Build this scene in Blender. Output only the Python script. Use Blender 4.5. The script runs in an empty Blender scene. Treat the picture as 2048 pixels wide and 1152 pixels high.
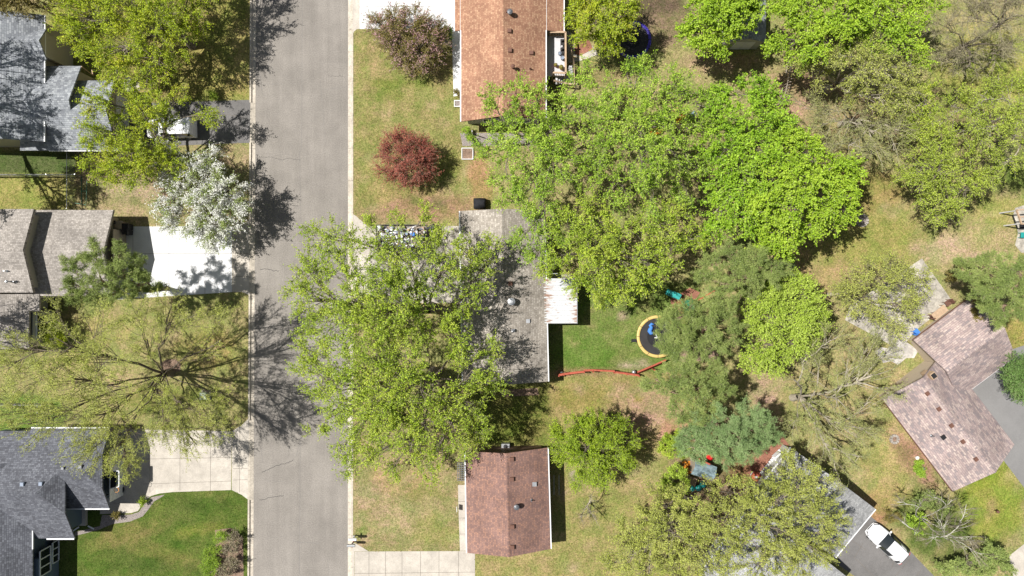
import bpy, math, random
import numpy as np
from mathutils import Vector
random.seed(7)
rng = np.random.default_rng(11)
R = math.radians
S = 21.5          # photograph pixels per metre on the ground
HC = 64.0         # camera height in metres
scn = bpy.context.scene
C = scn.collection

# ---------------------------------------------------------------- camera
cam_d = bpy.data.cameras.new('camera'); cam = bpy.data.objects.new('camera', cam_d); C.objects.link(cam)
cam_d.sensor_width = 36.0; cam_d.lens = 36.0 * HC / (2048 / S); cam_d.clip_start = 0.5; cam_d.clip_end = 2000
cam.location = (0, 0, HC); cam.rotation_euler = (0, 0, 0); scn.camera = cam

# ---------------------------------------------------------------- light
SUN_EL = 60.0
sdir = Vector((-0.98, 0.19, 0)).normalized()           # towards the sun, in plan
w = bpy.data.worlds.new('World'); scn.world = w; w.use_nodes = True
nt = w.node_tree; bg = nt.nodes['Background']
sky = nt.nodes.new('ShaderNodeTexSky'); sky.sky_type = 'NISHITA'; sky.sun_disc = False
sky.sun_elevation = R(SUN_EL); sky.sun_rotation = math.atan2(sdir.x, sdir.y)
hs = nt.nodes.new('ShaderNodeHueSaturation'); hs.inputs['Saturation'].default_value = .6
nt.links.new(sky.outputs[0], hs.inputs['Color']); nt.links.new(hs.outputs[0], bg.inputs[0]); bg.inputs[1].default_value = 0.05
sd = bpy.data.lights.new('sun', 'SUN'); sd.energy = 4.9; sd.angle = R(0.5); sd.color = (1.0, 0.97, 0.925)
so = bpy.data.objects.new('sun', sd); C.objects.link(so)
tosun = Vector((sdir.x * math.cos(R(SUN_EL)), sdir.y * math.cos(R(SUN_EL)), math.sin(R(SUN_EL))))
so.rotation_euler = tosun.to_track_quat('Z', 'Y').to_euler(); so.location = (0, 0, 50)
scn.view_settings.view_transform = 'Standard'; scn.view_settings.look = 'None'
scn.view_settings.exposure = 0.53; scn.view_settings.gamma = 1.0
scn.render.engine = 'CYCLES'
scn.cycles.max_bounces = 6; scn.cycles.transparent_max_bounces = 4

# ---------------------------------------------------------------- helpers
def W(px, py, z=0.0):
    k = (HC - z) / HC / S
    return np.array([(px - 1024) * k, -(py - 576) * k, z])
def tag(o, label=None, cat=None, group=None, kind=None):
    if label: o['label'] = label
    if cat: o['category'] = cat
    if group: o['group'] = group
    if kind: o['kind'] = kind
    return o
WL = {}
def thing(name, label, cat, loc, group=None):
    o = bpy.data.objects.new(name, None); o.empty_display_size = .3; C.objects.link(o)
    o.location = tuple(float(v) for v in loc); WL[o.name] = np.array([float(v) for v in loc])
    return tag(o, label, cat, group)
def link_mesh(name, V, loops, starts, m, parent=None, smooth=False):
    V = np.asarray(V, dtype=np.float64).reshape(-1, 3)
    pl = WL.get(parent.name, np.zeros(3)) if parent else None
    base = pl if parent else None
    if parent is None:
        c = V.mean(0); c[2] = V[:, 2].min(); base = c
    V = V - base
    me = bpy.data.meshes.new(name)
    me.vertices.add(len(V)); me.vertices.foreach_set('co', V.astype(np.float32).ravel())
    loops = np.asarray(loops, dtype=np.int32); starts = np.asarray(starts, dtype=np.int32)
    me.loops.add(len(loops)); me.loops.foreach_set('vertex_index', loops)
    me.polygons.add(len(starts)); me.polygons.foreach_set('loop_start', starts)
    try: me.polygons.foreach_set('loop_total', np.diff(np.append(starts, len(loops))).astype(np.int32))
    except Exception: pass
    me.polygons.foreach_set('use_smooth', np.full(len(starts), bool(smooth)))
    me.update(calc_edges=True)
    for mm in (m if isinstance(m, (list, tuple)) else [m]): me.materials.append(mm)
    o = bpy.data.objects.new(name, me); C.objects.link(o)
    if parent: o.parent = parent; WL[o.name] = base
    else: o.location = tuple(base); WL[o.name] = base
    return o
class MB:
    def __init__(s): s.v = []; s.f = []
    def add(s, vs, fs):
        n = len(s.v); s.v += [tuple(float(c) for c in p) for p in vs]; s.f += [[i + n for i in f] for f in fs]; return s
    def box(s, c, size, rz=0.0, taper=1.0):
        hx, hy, hz = size[0] / 2, size[1] / 2, size[2]
        ca, sa = math.cos(rz), math.sin(rz); vs = []
        for zz, t in ((0, 1), (hz, taper)):
            for sx, sy in ((-1, -1), (1, -1), (1, 1), (-1, 1)):
                x, y = sx * hx * t, sy * hy * t
                vs.append((c[0] + x * ca - y * sa, c[1] + x * sa + y * ca, c[2] + zz))
        return s.add(vs, [(0, 3, 2, 1), (4, 5, 6, 7), (0, 1, 5, 4), (1, 2, 6, 5), (2, 3, 7, 6), (3, 0, 4, 7)])
    def slab(s, pts, t):
        n = len(pts); P = [np.array(p, float) for p in pts]
        a = sum(P[i][0] * P[(i + 1) % n][1] - P[(i + 1) % n][0] * P[i][1] for i in range(n))
        if a < 0: P = P[::-1]
        vs = [p for p in P] + [p - np.array([0, 0, t]) for p in P]
        fs = [list(range(n)), list(range(2 * n - 1, n - 1, -1))] + [(n + i, n + (i + 1) % n, (i + 1) % n, i) for i in range(n)]
        return s.add(vs, fs)
    def bar(s, a, b, wd, h=None):
        h = h or wd; a = np.array(a, float); b = np.array(b, float); d = b - a; L = np.linalg.norm(d)
        if L < 1e-6: return s
        d /= L; up = np.array([0, 0, 1.0]) if abs(d[2]) < .95 else np.array([1.0, 0, 0])
        r = np.cross(d, up); r /= np.linalg.norm(r); u = np.cross(r, d)
        vs = [p + r * sx * wd / 2 + u * sy * h / 2 for p in (a, b) for sx, sy in ((-1, -1), (1, -1), (1, 1), (-1, 1))]
        return s.add(vs, [(0, 1, 2, 3), (7, 6, 5, 4), (0, 4, 5, 1), (1, 5, 6, 2), (2, 6, 7, 3), (3, 7, 4, 0)])
    def tube(s, pts, rad, n=8, cap=True):
        pts = [np.array(p, float) for p in pts]; rad = rad if hasattr(rad, '__len__') else [rad] * len(pts); vs = []
        for i, p in enumerate(pts):
            d = pts[min(i + 1, len(pts) - 1)] - pts[max(i - 1, 0)]; d /= (np.linalg.norm(d) + 1e-9)
            up = np.array([0, 0, 1.0]) if abs(d[2]) < .9 else np.array([1.0, 0, 0])
            a = np.cross(d, up); a /= np.linalg.norm(a); b = np.cross(d, a)
            for k in range(n):
                t = 2 * math.pi * k / n; vs.append(p + (a * math.cos(t) + b * math.sin(t)) * rad[i])
        fs = [(i * n + k, i * n + (k + 1) % n, (i + 1) * n + (k + 1) % n, (i + 1) * n + k) for i in range(len(pts) - 1) for k in range(n)]
        if cap: fs += [list(range(n - 1, -1, -1)), list(range((len(pts) - 1) * n, len(pts) * n))]
        return s.add(vs, fs)
    def lathe(s, c, prof, n=24, close=False):
        vs = []; m = len(prof)
        for r, z in prof:
            for k in range(n):
                t = 2 * math.pi * k / n; vs.append((c[0] + r * math.cos(t), c[1] + r * math.sin(t), c[2] + z))
        fs = [(i * n + k, i * n + (k + 1) % n, (i + 1) * n + (k + 1) % n, (i + 1) * n + k) for i in range(m - 1) for k in range(n)]
        if close: fs += [((m - 1) * n + k, (m - 1) * n + (k + 1) % n, (k + 1) % n, k) for k in range(n)]
        else: fs += [list(range(n - 1, -1, -1)), list(range((m - 1) * n, m * n))]
        return s.add(vs, fs)
    def sheet(s, pts): return s.add(pts, [list(range(len(pts)))])
    def build(s, name, m, parent=None, smooth=False):
        starts = []; loops = []
        for f in s.f: starts.append(len(loops)); loops += f
        return link_mesh(name, np.array(s.v), loops, starts, m, parent, smooth)

# ---------------------------------------------------------------- materials
def newmat(name, rough=.85, spec=.2):
    m = bpy.data.materials.new(name); m.use_nodes = True; n = m.node_tree.nodes; b = n['Principled BSDF']
    b.inputs['Roughness'].default_value = rough; b.inputs['Specular IOR Level'].default_value = spec
    return m, n, m.node_tree.links, b
def c4(c): return (c[0], c[1], c[2], 1.0)
def flat(name, col, rough=.7, spec=.3, metal=0.0, var=.12, scale=3.0):
    m, n, l, b = newmat(name, rough, spec); b.inputs['Metallic'].default_value = metal
    tc = n.new('ShaderNodeTexCoord'); nz = n.new('ShaderNodeTexNoise'); nz.inputs['Scale'].default_value = scale; nz.inputs['Detail'].default_value = 5
    l.new(tc.outputs['Object'], nz.inputs['Vector'])
    mr = n.new('ShaderNodeMapRange'); mr.inputs[1].default_value = .3; mr.inputs[2].default_value = .7
    mr.inputs[3].default_value = 1 - var; mr.inputs[4].default_value = 1 + var; l.new(nz.outputs[0], mr.inputs[0])
    vm = n.new('ShaderNodeVectorMath'); vm.operation = 'SCALE'; vm.inputs[0].default_value = col[:3]; l.new(mr.outputs[0], vm.inputs['Scale'])
    l.new(vm.outputs[0], b.inputs['Base Color']); return m
def ramp(n, stops, interp='LINEAR'):
    r = n.new('ShaderNodeValToRGB'); e = r.color_ramp; e.interpolation = interp
    while len(e.elements) > 1: e.elements.remove(e.elements[-1])
    e.elements[0].position = stops[0][0]; e.elements[0].color = c4(stops[0][1])
    for p, c in stops[1:]:
        x = e.elements.new(p); x.color = c4(c)
    return r
def leafmat(name, cols, trans=.3, interp='LINEAR'):
    cols = [tuple(min(.8, v * (1.12 if max(c) < .7 else 1)) for v in c) for c in cols]
    m = bpy.data.materials.new(name); m.use_nodes = True; n = m.node_tree.nodes; l = m.node_tree.links; n.clear()
    out = n.new('ShaderNodeOutputMaterial'); g = n.new('ShaderNodeNewGeometry'); k = len(cols)
    r = ramp(n, [(i / max(1, k - 1) if interp == 'LINEAR' else i / k, c) for i, c in enumerate(cols)], interp)
    nz = n.new('ShaderNodeTexNoise'); nz.inputs['Scale'].default_value = .55; nz.inputs['Detail'].default_value = 2
    tc = n.new('ShaderNodeTexCoord'); l.new(tc.outputs['Object'], nz.inputs['Vector'])
    mx = n.new('ShaderNodeMath'); mx.operation = 'MULTIPLY_ADD'; mx.inputs[1].default_value = .55; l.new(g.outputs['Random Per Island'], mx.inputs[0])
    m2 = n.new('ShaderNodeMapRange'); m2.inputs[1].default_value = .3; m2.inputs[2].default_value = .7; m2.inputs[3].default_value = 0; m2.inputs[4].default_value = .45
    l.new(nz.outputs[0], m2.inputs[0]); l.new(m2.outputs[0], mx.inputs[2]); l.new(mx.outputs[0], r.inputs[0])
    d = n.new('ShaderNodeBsdfDiffuse'); t = n.new('ShaderNodeBsdfTranslucent'); s = n.new('ShaderNodeMixShader'); s.inputs[0].default_value = trans
    l.new(r.outputs[0], d.inputs[0]); l.new(r.outputs[0], t.inputs[0]); l.new(d.outputs[0], s.inputs[1]); l.new(t.outputs[0], s.inputs[2])
    gl = n.new('ShaderNodeBsdfGlossy'); gl.inputs['Roughness'].default_value = .45; gl.inputs[0].default_value = (1, 1, 1, 1)
    s2 = n.new('ShaderNodeMixShader'); s2.inputs[0].default_value = .015; l.new(s.outputs[0], s2.inputs[1]); l.new(gl.outputs[0], s2.inputs[2])
    l.new(s2.outputs[0], out.inputs[0]); return m
def shingle(name, c1, c2, c3, ang=0.0, w=.34, h=.16, mortar=.012, dark=.72):
    """courses of roof shingles, each tab its own tone"""
    m, n, l, b = newmat(name, .92, .15)
    tc = n.new('ShaderNodeTexCoord'); mp = n.new('ShaderNodeMapping'); mp.inputs['Rotation'].default_value = (0, 0, -ang); l.new(tc.outputs['Object'], mp.inputs[0])
    bk = n.new('ShaderNodeTexBrick'); bk.inputs['Scale'].default_value = 1; bk.inputs['Brick Width'].default_value = w; bk.inputs['Row Height'].default_value = h
    bk.inputs['Mortar Size'].default_value = mortar; bk.inputs['Mortar Smooth'].default_value = .3; bk.offset = .37; bk.squash = .7; bk.squash_frequency = 3
    bk.inputs['Color1'].default_value = (0, 0, 0, 1); bk.inputs['Color2'].default_value = (1, 1, 1, 1); bk.inputs['Mortar'].default_value = (.3, .3, .3, 1)
    l.new(mp.outputs[0], bk.inputs[0])
    wn = n.new('ShaderNodeTexNoise'); wn.inputs['Scale'].default_value = 7.0; wn.inputs['Detail'].default_value = 3; l.new(mp.outputs[0], wn.inputs['Vector'])
    mxn = n.new('ShaderNodeMix'); mxn.data_type = 'FLOAT'; mxn.inputs[0].default_value = .45; l.new(bk.outputs[0], mxn.inputs[2]); l.new(wn.outputs[0], mxn.inputs[3])
    r = ramp(n, [(0, c1), (.25, c1), (.5, c2), (.8, c3), (1, c3)]); l.new(mxn.outputs[0], r.inputs[0])
    nz = n.new('ShaderNodeTexNoise'); nz.inputs['Scale'].default_value = .5; nz.inputs['Detail'].default_value = 6; l.new(tc.outputs['Object'], nz.inputs['Vector'])
    mr = n.new('ShaderNodeMapRange'); mr.inputs[1].default_value = .3; mr.inputs[2].default_value = .7; mr.inputs[3].default_value = .8; mr.inputs[4].default_value = 1.2; l.new(nz.outputs[0], mr.inputs[0])
    mo = n.new('ShaderNodeMapRange'); mo.inputs[3].default_value = 1; mo.inputs[4].default_value = dark; l.new(bk.outputs['Fac'], mo.inputs[0])
    mm = n.new('ShaderNodeMath'); mm.operation = 'MULTIPLY'; l.new(mr.outputs[0], mm.inputs[0]); l.new(mo.outputs[0], mm.inputs[1])
    vm = n.new('ShaderNodeVectorMath'); vm.operation = 'SCALE'; l.new(r.outputs[0], vm.inputs[0]); l.new(mm.outputs[0], vm.inputs['Scale'])
    l.new(vm.outputs[0], b.inputs['Base Color'])
    bp = n.new('ShaderNodeBump'); bp.inputs['Strength'].default_value = .5; bp.inputs['Distance'].default_value = .02; bp.invert = True
    l.new(bk.outputs['Fac'], bp.inputs['Height']); l.new(bp.outputs[0], b.inputs['Normal']); return m
def siding(name, col, h=.15):
    m, n, l, b = newmat(name, .7, .3); tc = n.new('ShaderNodeTexCoord'); sp = n.new('ShaderNodeSeparateXYZ'); l.new(tc.outputs['Object'], sp.inputs[0])
    fr = n.new('ShaderNodeMath'); fr.operation = 'DIVIDE'; fr.inputs[1].default_value = h; l.new(sp.outputs[2], fr.inputs[0])
    f2 = n.new('ShaderNodeMath'); f2.operation = 'FRACT'; l.new(fr.outputs[0], f2.inputs[0])
    r = ramp(n, [(0, tuple(c * .6 for c in col)), (.12, col), (1, col)]); l.new(f2.outputs[0], r.inputs[0]); l.new(r.outputs[0], b.inputs['Base Color']); return m
def ground_noise(name, usecol=True, col=(.2, .2, .2), fine=14.0, amp=.5, amp2=.25, coarse=.9, rough=.95, bump=.4, stretch=None, blotch=0.0):
    m, n, l, b = newmat(name, rough, .1); tc = n.new('ShaderNodeTexCoord'); vec = tc.outputs['Object']
    if stretch:
        mp = n.new('ShaderNodeMapping'); mp.inputs['Scale'].default_value = stretch; l.new(vec, mp.inputs[0]); vs = mp.outputs[0]
    else: vs = vec
    def fac(sc, det, a, v):
        z = n.new('ShaderNodeTexNoise'); z.inputs['Scale'].default_value = sc; z.inputs['Detail'].default_value = det; z.inputs['Roughness'].default_value = .7; l.new(v, z.inputs['Vector'])
        q = n.new('ShaderNodeMapRange'); q.inputs[1].default_value = .3; q.inputs[2].default_value = .7; q.inputs[3].default_value = 1 - a; q.inputs[4].default_value = 1 + a; l.new(z.outputs[0], q.inputs[0]); return q.outputs[0], z
    f1, z1 = fac(fine, 6, amp, vec); f2, z2 = fac(coarse, 5, amp2, vs)
    mm = n.new('ShaderNodeMath'); mm.operation = 'MULTIPLY'; l.new(f1, mm.inputs[0]); l.new(f2, mm.inputs[1])
    if blotch:
        f3, z3_ = fac(.22, 3, blotch, vec); m3 = n.new('ShaderNodeMath'); m3.operation = 'MULTIPLY'; l.new(mm.outputs[0], m3.inputs[0]); l.new(f3, m3.inputs[1]); mm = m3
    vm = n.new('ShaderNodeVectorMath'); vm.operation = 'SCALE'; l.new(mm.outputs[0], vm.inputs['Scale'])
    if usecol:
        at = n.new('ShaderNodeAttribute'); at.attribute_name = 'Col'
        # straw and green mix at blade scale
        z3 = n.new('ShaderNodeTexNoise'); z3.inputs['Scale'].default_value = 4.2; z3.inputs['Detail'].default_value = 8; z3.inputs['Roughness'].default_value = .75; l.new(vec, z3.inputs['Vector'])
        r = ramp(n, [(0, (.55, .74, .66)), (.4, (.8, .92, .92)), (.5, (1, 1, 1.2)), (.62, (1.2, 1.12, 1.55)), (1, (1.38, 1.24, 1.9))]); l.new(z3.outputs[0], r.inputs[0])
        mu = n.new('ShaderNodeVectorMath'); mu.operation = 'MULTIPLY'; l.new(at.outputs['Color'], mu.inputs[0]); l.new(r.outputs[0], mu.inputs[1])
        z4 = n.new('ShaderNodeTexNoise'); z4.inputs['Scale'].default_value = .55; z4.inputs['Detail'].default_value = 6; z4.inputs['Roughness'].default_value = .65; l.new(vec, z4.inputs['Vector'])
        r4 = ramp(n, [(0, (.72, .9, .7)), (.42, (.86, .97, .85)), (.5, (1, 1, 1)), (.6, (1.16, 1.06, 1.25)), (1, (1.25, 1.1, 1.45))]); l.new(z4.outputs[0], r4.inputs[0])
        mv = n.new('ShaderNodeVectorMath'); mv.operation = 'MULTIPLY'; l.new(mu.outputs[0], mv.inputs[0]); l.new(r4.outputs[0], mv.inputs[1]); l.new(mv.outputs[0], vm.inputs[0])
    else: vm.inputs[0].default_value = col
    l.new(vm.outputs[0], b.inputs['Base Color'])
    if bump:
        bp = n.new('ShaderNodeBump'); bp.inputs['Strength'].default_value = bump; bp.inputs['Distance'].default_value = .06; l.new(z1.outputs[0], bp.inputs['Height']); l.new(bp.outputs[0], b.inputs['Normal'])
    return m

M = {}
M['grass'] = ground_noise('grass_and_soil', True, fine=9.0, amp=.62, amp2=.16, coarse=.7, bump=.9)
M['asphalt'] = ground_noise('street_asphalt', False, (.228, .208, .185), fine=10, amp=.27, amp2=.1, coarse=.9, stretch=(1.2, .07, 1), bump=.3, blotch=.16)
M['asphalt_dark'] = ground_noise('driveway_asphalt', False, (.15, .143, .138), fine=18, amp=.25, amp2=.2, coarse=.35, bump=.2)
M['asphalt_grey'] = ground_noise('smooth_driveway_asphalt', False, (.2, .195, .19), fine=18, amp=.12, amp2=.12, coarse=.3, bump=.1)
M['concrete'] = ground_noise('aged_concrete', False, (.44, .40, .345), fine=10, amp=.14, amp2=.16, coarse=1.1, bump=.1, blotch=.12)
M['concrete_new'] = ground_noise('new_pale_concrete', False, (.6, .6, .6), fine=10, amp=.07, amp2=.07, coarse=1.2, bump=.05)
M['kerb'] = ground_noise('kerb_concrete', False, (.46, .41, .34), fine=7, amp=.25, amp2=.2, coarse=1.4, bump=.1, blotch=.12)
M['patio'] = ground_noise('patio_concrete', False, (.37, .34, .29), fine=5, amp=.35, amp2=.35, coarse=.9, bump=.1, blotch=.2)
M['gravel'] = ground_noise('gravel', False, (.27, .235, .215), fine=16, amp=.75, amp2=.1, bump=1)
M['mulch'] = ground_noise('wood_mulch', False, (.24, .165, .12), fine=12, amp=.6, amp2=.3, bump=1)
M['redmulch'] = ground_noise('red_mulch', False, (.27, .125, .085), fine=12, amp=.6, amp2=.3, bump=1)
M['joint'] = flat('joint_dark', (.14, .12, .1))
M['twig'] = flat('thin_twigs', (.2, .175, .12), .95, var=.2); M['twigolive'] = flat('olive_twigs', (.27, .25, .14), .95, var=.2)
M['seam'] = flat('seam_dark', (.17, .16, .15))
M['crack'] = flat('crack_dark', (.07, .065, .06))
M['white'] = flat('white_paint', (.72, .72, .72), .4, .4, var=.04)
M['whitecar'] = flat('white_car_paint', (.78, .78, .79), .18, .6, var=.01)
M['glass'] = flat('dark_glass', (.015, .02, .022), .05, .9, var=.02)
M['black'] = flat('black_plastic', (.02, .02, .022), .5)
M['tyre'] = flat('tyre_rubber', (.02, .02, .02), .9)
M['grey'] = flat('grey_metal', (.15, .155, .165), .4, .5, .4)
M['steel'] = flat('galvanised_steel', (.45, .46, .47), .35, .5, .7)
M['wood'] = flat('weathered_wood', (.3, .25, .2), .85, var=.25, scale=6)
M['tanwood'] = flat('tan_wood', (.42, .3, .2), .8, var=.15, scale=6)
M['deckgrey'] = flat('pale_deck_boards', (.52, .51, .52), .8, var=.06)
M['redwood'] = flat('red_stained_boards', (.36, .085, .05), .8, var=.2, scale=5)
M['brownwall'] = siding('brown_siding', (.16, .1, .07))
M['beigewall'] = siding('beige_siding', (.42, .38, .3))
M['palewall'] = siding('pale_siding', (.42, .42, .37))
M['bluewall'] = siding('slate_blue_siding', (.12, .16, .2))
M['tanwall'] = siding('tan_siding', (.42, .35, .27))
M['yellow'] = flat('yellow_vinyl', (.56, .4, .14), .5, var=.1)
M['navy'] = flat('violet_vinyl', (.05, .035, .3), .5, var=.15)
M['mesh'] = flat('trampoline_mesh', (.018, .018, .02), .9)
M['meshgrey'] = flat('trampoline_skirt', (.036, .034, .034), .9, var=.15)
M['blue'] = flat('blue_cloth', (.06, .2, .55), .8, var=.2, scale=8)
M['teal'] = flat('teal_plastic', (.02, .27, .25), .35, .5, var=.15)
M['green'] = flat('green_plastic', (.02, .14, .08), .5, var=.2)
M['red'] = flat('red_plastic', (.5, .02, .02), .4)
M['orange'] = flat('orange_plastic', (.65, .25, .03), .5)
M['tarp'] = flat('grey_tarp', (.17, .23, .25), .6, var=.45, scale=4)
M['brown'] = flat('brown_metal', (.14, .07, .05), .7)
M['beige'] = flat('beige_paint', (.3,.26,.2)); M['bluegrey'] = flat('blue_grey_metal', (.22,.26,.33), .5)
M['stone'] = flat('field_stone', (.3, .27, .24), .9, var=.3, scale=4)
M['bark'] = flat('grey_brown_bark', (.19, .16, .125), .95, var=.35, scale=6)
M['barkdark'] = flat('dark_bark', (.16, .13, .095), .95, var=.35, scale=6)
M['barkpale'] = flat('pale_bark', (.36, .32, .25), .9, var=.3, scale=5)
M['barkwhite'] = flat('white_birch_bark', (.45, .43, .37), .9, var=.25, scale=5)
M['pinebark'] = flat('reddish_pine_bark', (.26, .18, .13), .95, var=.3, scale=5)
# ---------------------------------------------------------------- ground with lawn colours
M['patio2'] = ground_noise('pale_patio_concrete', False, (.4, .375, .345), fine=5, amp=.25, amp2=.3, coarse=.8, bump=.1)
def srgb(r, g, b, k=.55):   # photograph colour -> approximate base colour
    f = lambda v: ((v / 255 + .055) / 1.055) ** 2.4 if v > 10 else v / 255 / 12.92
    return np.array([f(r), f(g), f(b)]) * k
def XL(y, px_top, px_bot):   # kerb lines lean a little
    py = 576 - y * S; return (px_top + (px_bot - px_top) * py / 1152 - 1024) / S
kx = dict(lo=(500, 495), li=(511, 505.5), ri=(695.5, 695), ro=(706.5, 706))
xs = np.concatenate([[-400, -150, -80, -60], np.arange(-52, 52.01, .4), [60, 80, 150, 400]])
ys = np.concatenate([[-400, -150, -80, -45], np.arange(-32, 32.01, .4), [45, 80, 150, 400]])
gx, gy = np.meshgrid(xs, ys, indexing='ij')
gxp = gx * S + 1024; gyp = 576 - gy * S
base = np.zeros(gx.shape + (3,)) + srgb(176, 168, 102)
def blob(px, py, rx, ry, col, a=1.0, soft=.35, rot=0):
    global base
    ca, sa = math.cos(R(rot)), math.sin(R(rot)); dx = gxp - px; dy = gyp - py
    u = (dx * ca + dy * sa) / rx; v = (-dx * sa + dy * ca) / ry
    n = .16 * np.sin(gxp * .07 + py) * np.cos(gyp * .06 + px) + .1 * np.sin(gxp * .17 + gyp * .13)
    d = np.sqrt(u * u + v * v) + n
    t = np.clip((1 + soft - d) / (2 * soft), 0, 1)[..., None]; t = t * t * (3 - 2 * t) * a
    base = base * (1 - t) + srgb(*col) * t
def rect(x0, y0, x1, y1, col, a=1.0, soft=8):
    global base
    t = np.clip((gxp - x0) / soft + .5, 0, 1) * np.clip((x1 - gxp) / soft + .5, 0, 1) * np.clip((gyp - y0) / soft + .5, 0, 1) * np.clip((y1 - gyp) / soft + .5, 0, 1)
    base = base * (1 - t[..., None] * a) + srgb(*col) * t[..., None] * a
rect(-400, 300, 150, 420, (166, 164, 84)); rect(-400, 300, 150, 348, (100, 114, 58))
rect(-400, 590, 500, 860, (172, 166, 98)); rect(-400, 790, 95, 880, (128, 148, 66))
blob(60, 830, 90, 40, (130, 150, 66)); blob(240, 770, 60, 22, (190, 172, 112), .7); blob(150, 720, 50, 20, (195, 175, 115), .6); blob(420, 700, 60, 40, (178, 160, 90), .8)
blob(330, 800, 90, 30, (140, 145, 62), .6); blob(200, 660, 60, 30, (185, 172, 98), .6)
rect(150, 290, 500, 450, (180, 165, 110)); blob(280, 380, 60, 25, (192, 170, 128), .8); blob(250, 400, 45, 12, (140, 148, 75), .6)
rect(100, -200, 500, 200, (165, 158, 82)); blob(480, 110, 25, 60, (182, 170, 96)); blob(300, 190, 60, 16, (188, 168, 102), .7)
rect(100, 975, 500, 1400, (108, 124, 52)); blob(250, 1070, 80, 18, (150, 140, 76), .75, rot=-18); blob(330, 1110, 80, 20, (142, 136, 70), .7, rot=20); blob(420, 1010, 60, 15, (82, 104, 38), .8); blob(300, 1130, 70, 14, (86, 106, 42), .7)
blob(400, 1060, 50, 12, (150, 150, 66), .6, rot=-10); blob(230, 1040, 40, 8, (150, 148, 70), .6, rot=-20)
# middle front lawns
rect(706, 60, 925, 440, (168, 160, 92)); blob(747, 130, 9, 75, (188, 164, 108), .8); blob(800, 165, 70, 10, (130, 145, 55), .7); blob(770, 190, 35, 14, (128, 145, 55), .6); blob(740, 300, 30, 60, (165, 158, 88), .5)
blob(890, 160, 30, 35, (180, 165, 100), .6); blob(800, 395, 75, 40, (170, 155, 90), .7); blob(860, 415, 90, 26, (176, 144, 102), .9); blob(760, 430, 55, 18, (180, 152, 108), .85); blob(960, 360, 24, 60, (190, 152, 98), .8); blob(870, 405, 20, 9, (140, 112, 90), .7); blob(900, 330, 26, 30, (150, 158, 70), .6)
rect(706, 800, 930, 1103, (176, 162, 104)); blob(800, 960, 60, 30, (192, 165, 108), .7); blob(800, 1040, 50, 40, (184, 172, 112), .5); blob(730, 985, 30, 25, (186, 165, 120), .5); blob(870, 1060, 50, 30, (160, 162, 80), .6); blob(725, 1060, 14, 12, (110, 140, 50), .7); blob(850, 990, 40, 14, (150, 152, 72), .6)
rect(925, 1090, 1300, 1400, (178, 166, 98))
# middle back yards
rect(1090, 560, 1400, 745, (132, 146, 70)); blob(1180, 720, 60, 22, (110, 140, 52), .7); blob(1270, 730, 30, 9, (188, 172, 130), .8); blob(1245, 632, 14, 8, (178, 158, 120), .8); blob(1150, 690, 30, 40, (122, 148, 62), .7); blob(1300, 640, 30, 40, (150, 152, 82), .5)
rect(1090, 745, 1440, 905, (172, 158, 92)); blob(1300, 820, 60, 52, (196, 164, 122), .9); blob(1250, 800, 50, 30, (182, 158, 108), .7); blob(1160, 745, 70, 8, (176, 140, 100), .7); blob(1277, 797, 9, 7, (168, 155, 80)); blob(1160, 800, 60, 25, (160, 152, 74), .7); blob(1350, 860, 30, 20, (196, 150, 110), .8)
rect(1100, 905, 1340, 1300, (170, 162, 92)); blob(1145, 955, 8, 14, (196, 176, 150), .9); blob(1290, 960, 50, 30, (184, 164, 108), .7); blob(1200, 1020, 60, 30, (160, 158, 84), .7); blob(1300, 1000, 30, 20, (178, 158, 100), .6)
blob(1330, 40, 70, 50, (150, 134, 92)); blob(1300, 10, 60, 20, (126, 108, 80)); blob(1450, 125, 90, 22, (186, 164, 112)); blob(1200, 150, 60, 20, (160, 148, 90))
rect(1340, 880, 1580, 1300, (150, 138, 88)); blob(1510, 955, 50, 45, (165, 110, 80), .8); blob(1440, 1000, 60, 50, (150, 130, 90))
rect(930, 766, 1100, 895, (140, 140, 68)); blob(1000, 850, 60, 30, (132, 138, 60))
# right yards
blob(1620, 540, 70, 55, (192, 168, 108)); blob(1740, 480, 110, 60, (170, 164, 86)); blob(1900, 500, 70, 26, (208, 184, 134), .9); blob(1980, 480, 60, 40, (190, 176, 112), .8); blob(2000, 420, 60, 30, (172, 170, 86), .8); blob(1590, 195, 50, 60, (186, 158, 112)); blob(1650, 330, 80, 70, (178, 160, 102)); blob(1740, 380, 80, 40, (170, 156, 86))
blob(1990, 150, 110, 90, (176, 176, 84)); blob(1850, 250, 120, 60, (160, 150, 90)); blob(1690, 210, 60, 50, (182, 158, 108)); blob(2040, 340, 60, 50, (120, 132, 60))
blob(1540, 790, 40, 60, (194, 166, 124), .9); blob(1680, 780, 120, 130, (178, 168, 102)); blob(1780, 920, 60, 70, (186, 172, 102)); blob(1740, 1020, 40, 40, (196, 152, 104), .9, rot=50); blob(1830, 920, 26, 60, (178, 142, 104), .9, rot=-37); blob(1790, 1000, 40, 30, (184, 170, 96), .8)
blob(1880, 1060, 90, 60, (104, 118, 52), .95, rot=30); blob(1800, 1110, 20, 60, (184, 160, 98), .9, rot=-38); blob(1990, 1010, 60, 80, (158, 164, 68), .95); blob(1980, 1020, 10, 24, (186, 160, 104), .6, rot=10); blob(1960, 960, 60, 20, (148, 162, 56), .8, rot=-37); blob(2040, 700, 60, 60, (176, 160, 88)); blob(2030, 650, 20, 30, (180, 166, 88))
def mottle(x0, y0, x1, y1, n, cols, r0=6, r1=18, a=.55):
    for _ in range(n):
        blob(random.uniform(x0, x1), random.uniform(y0, y1), random.uniform(r0, r1), random.uniform(r0, r1) * .6, random.choice(cols), a * random.uniform(.5, 1), .6, random.uniform(-40, 40))
st_rng = random.getstate(); random.seed(21)
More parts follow.
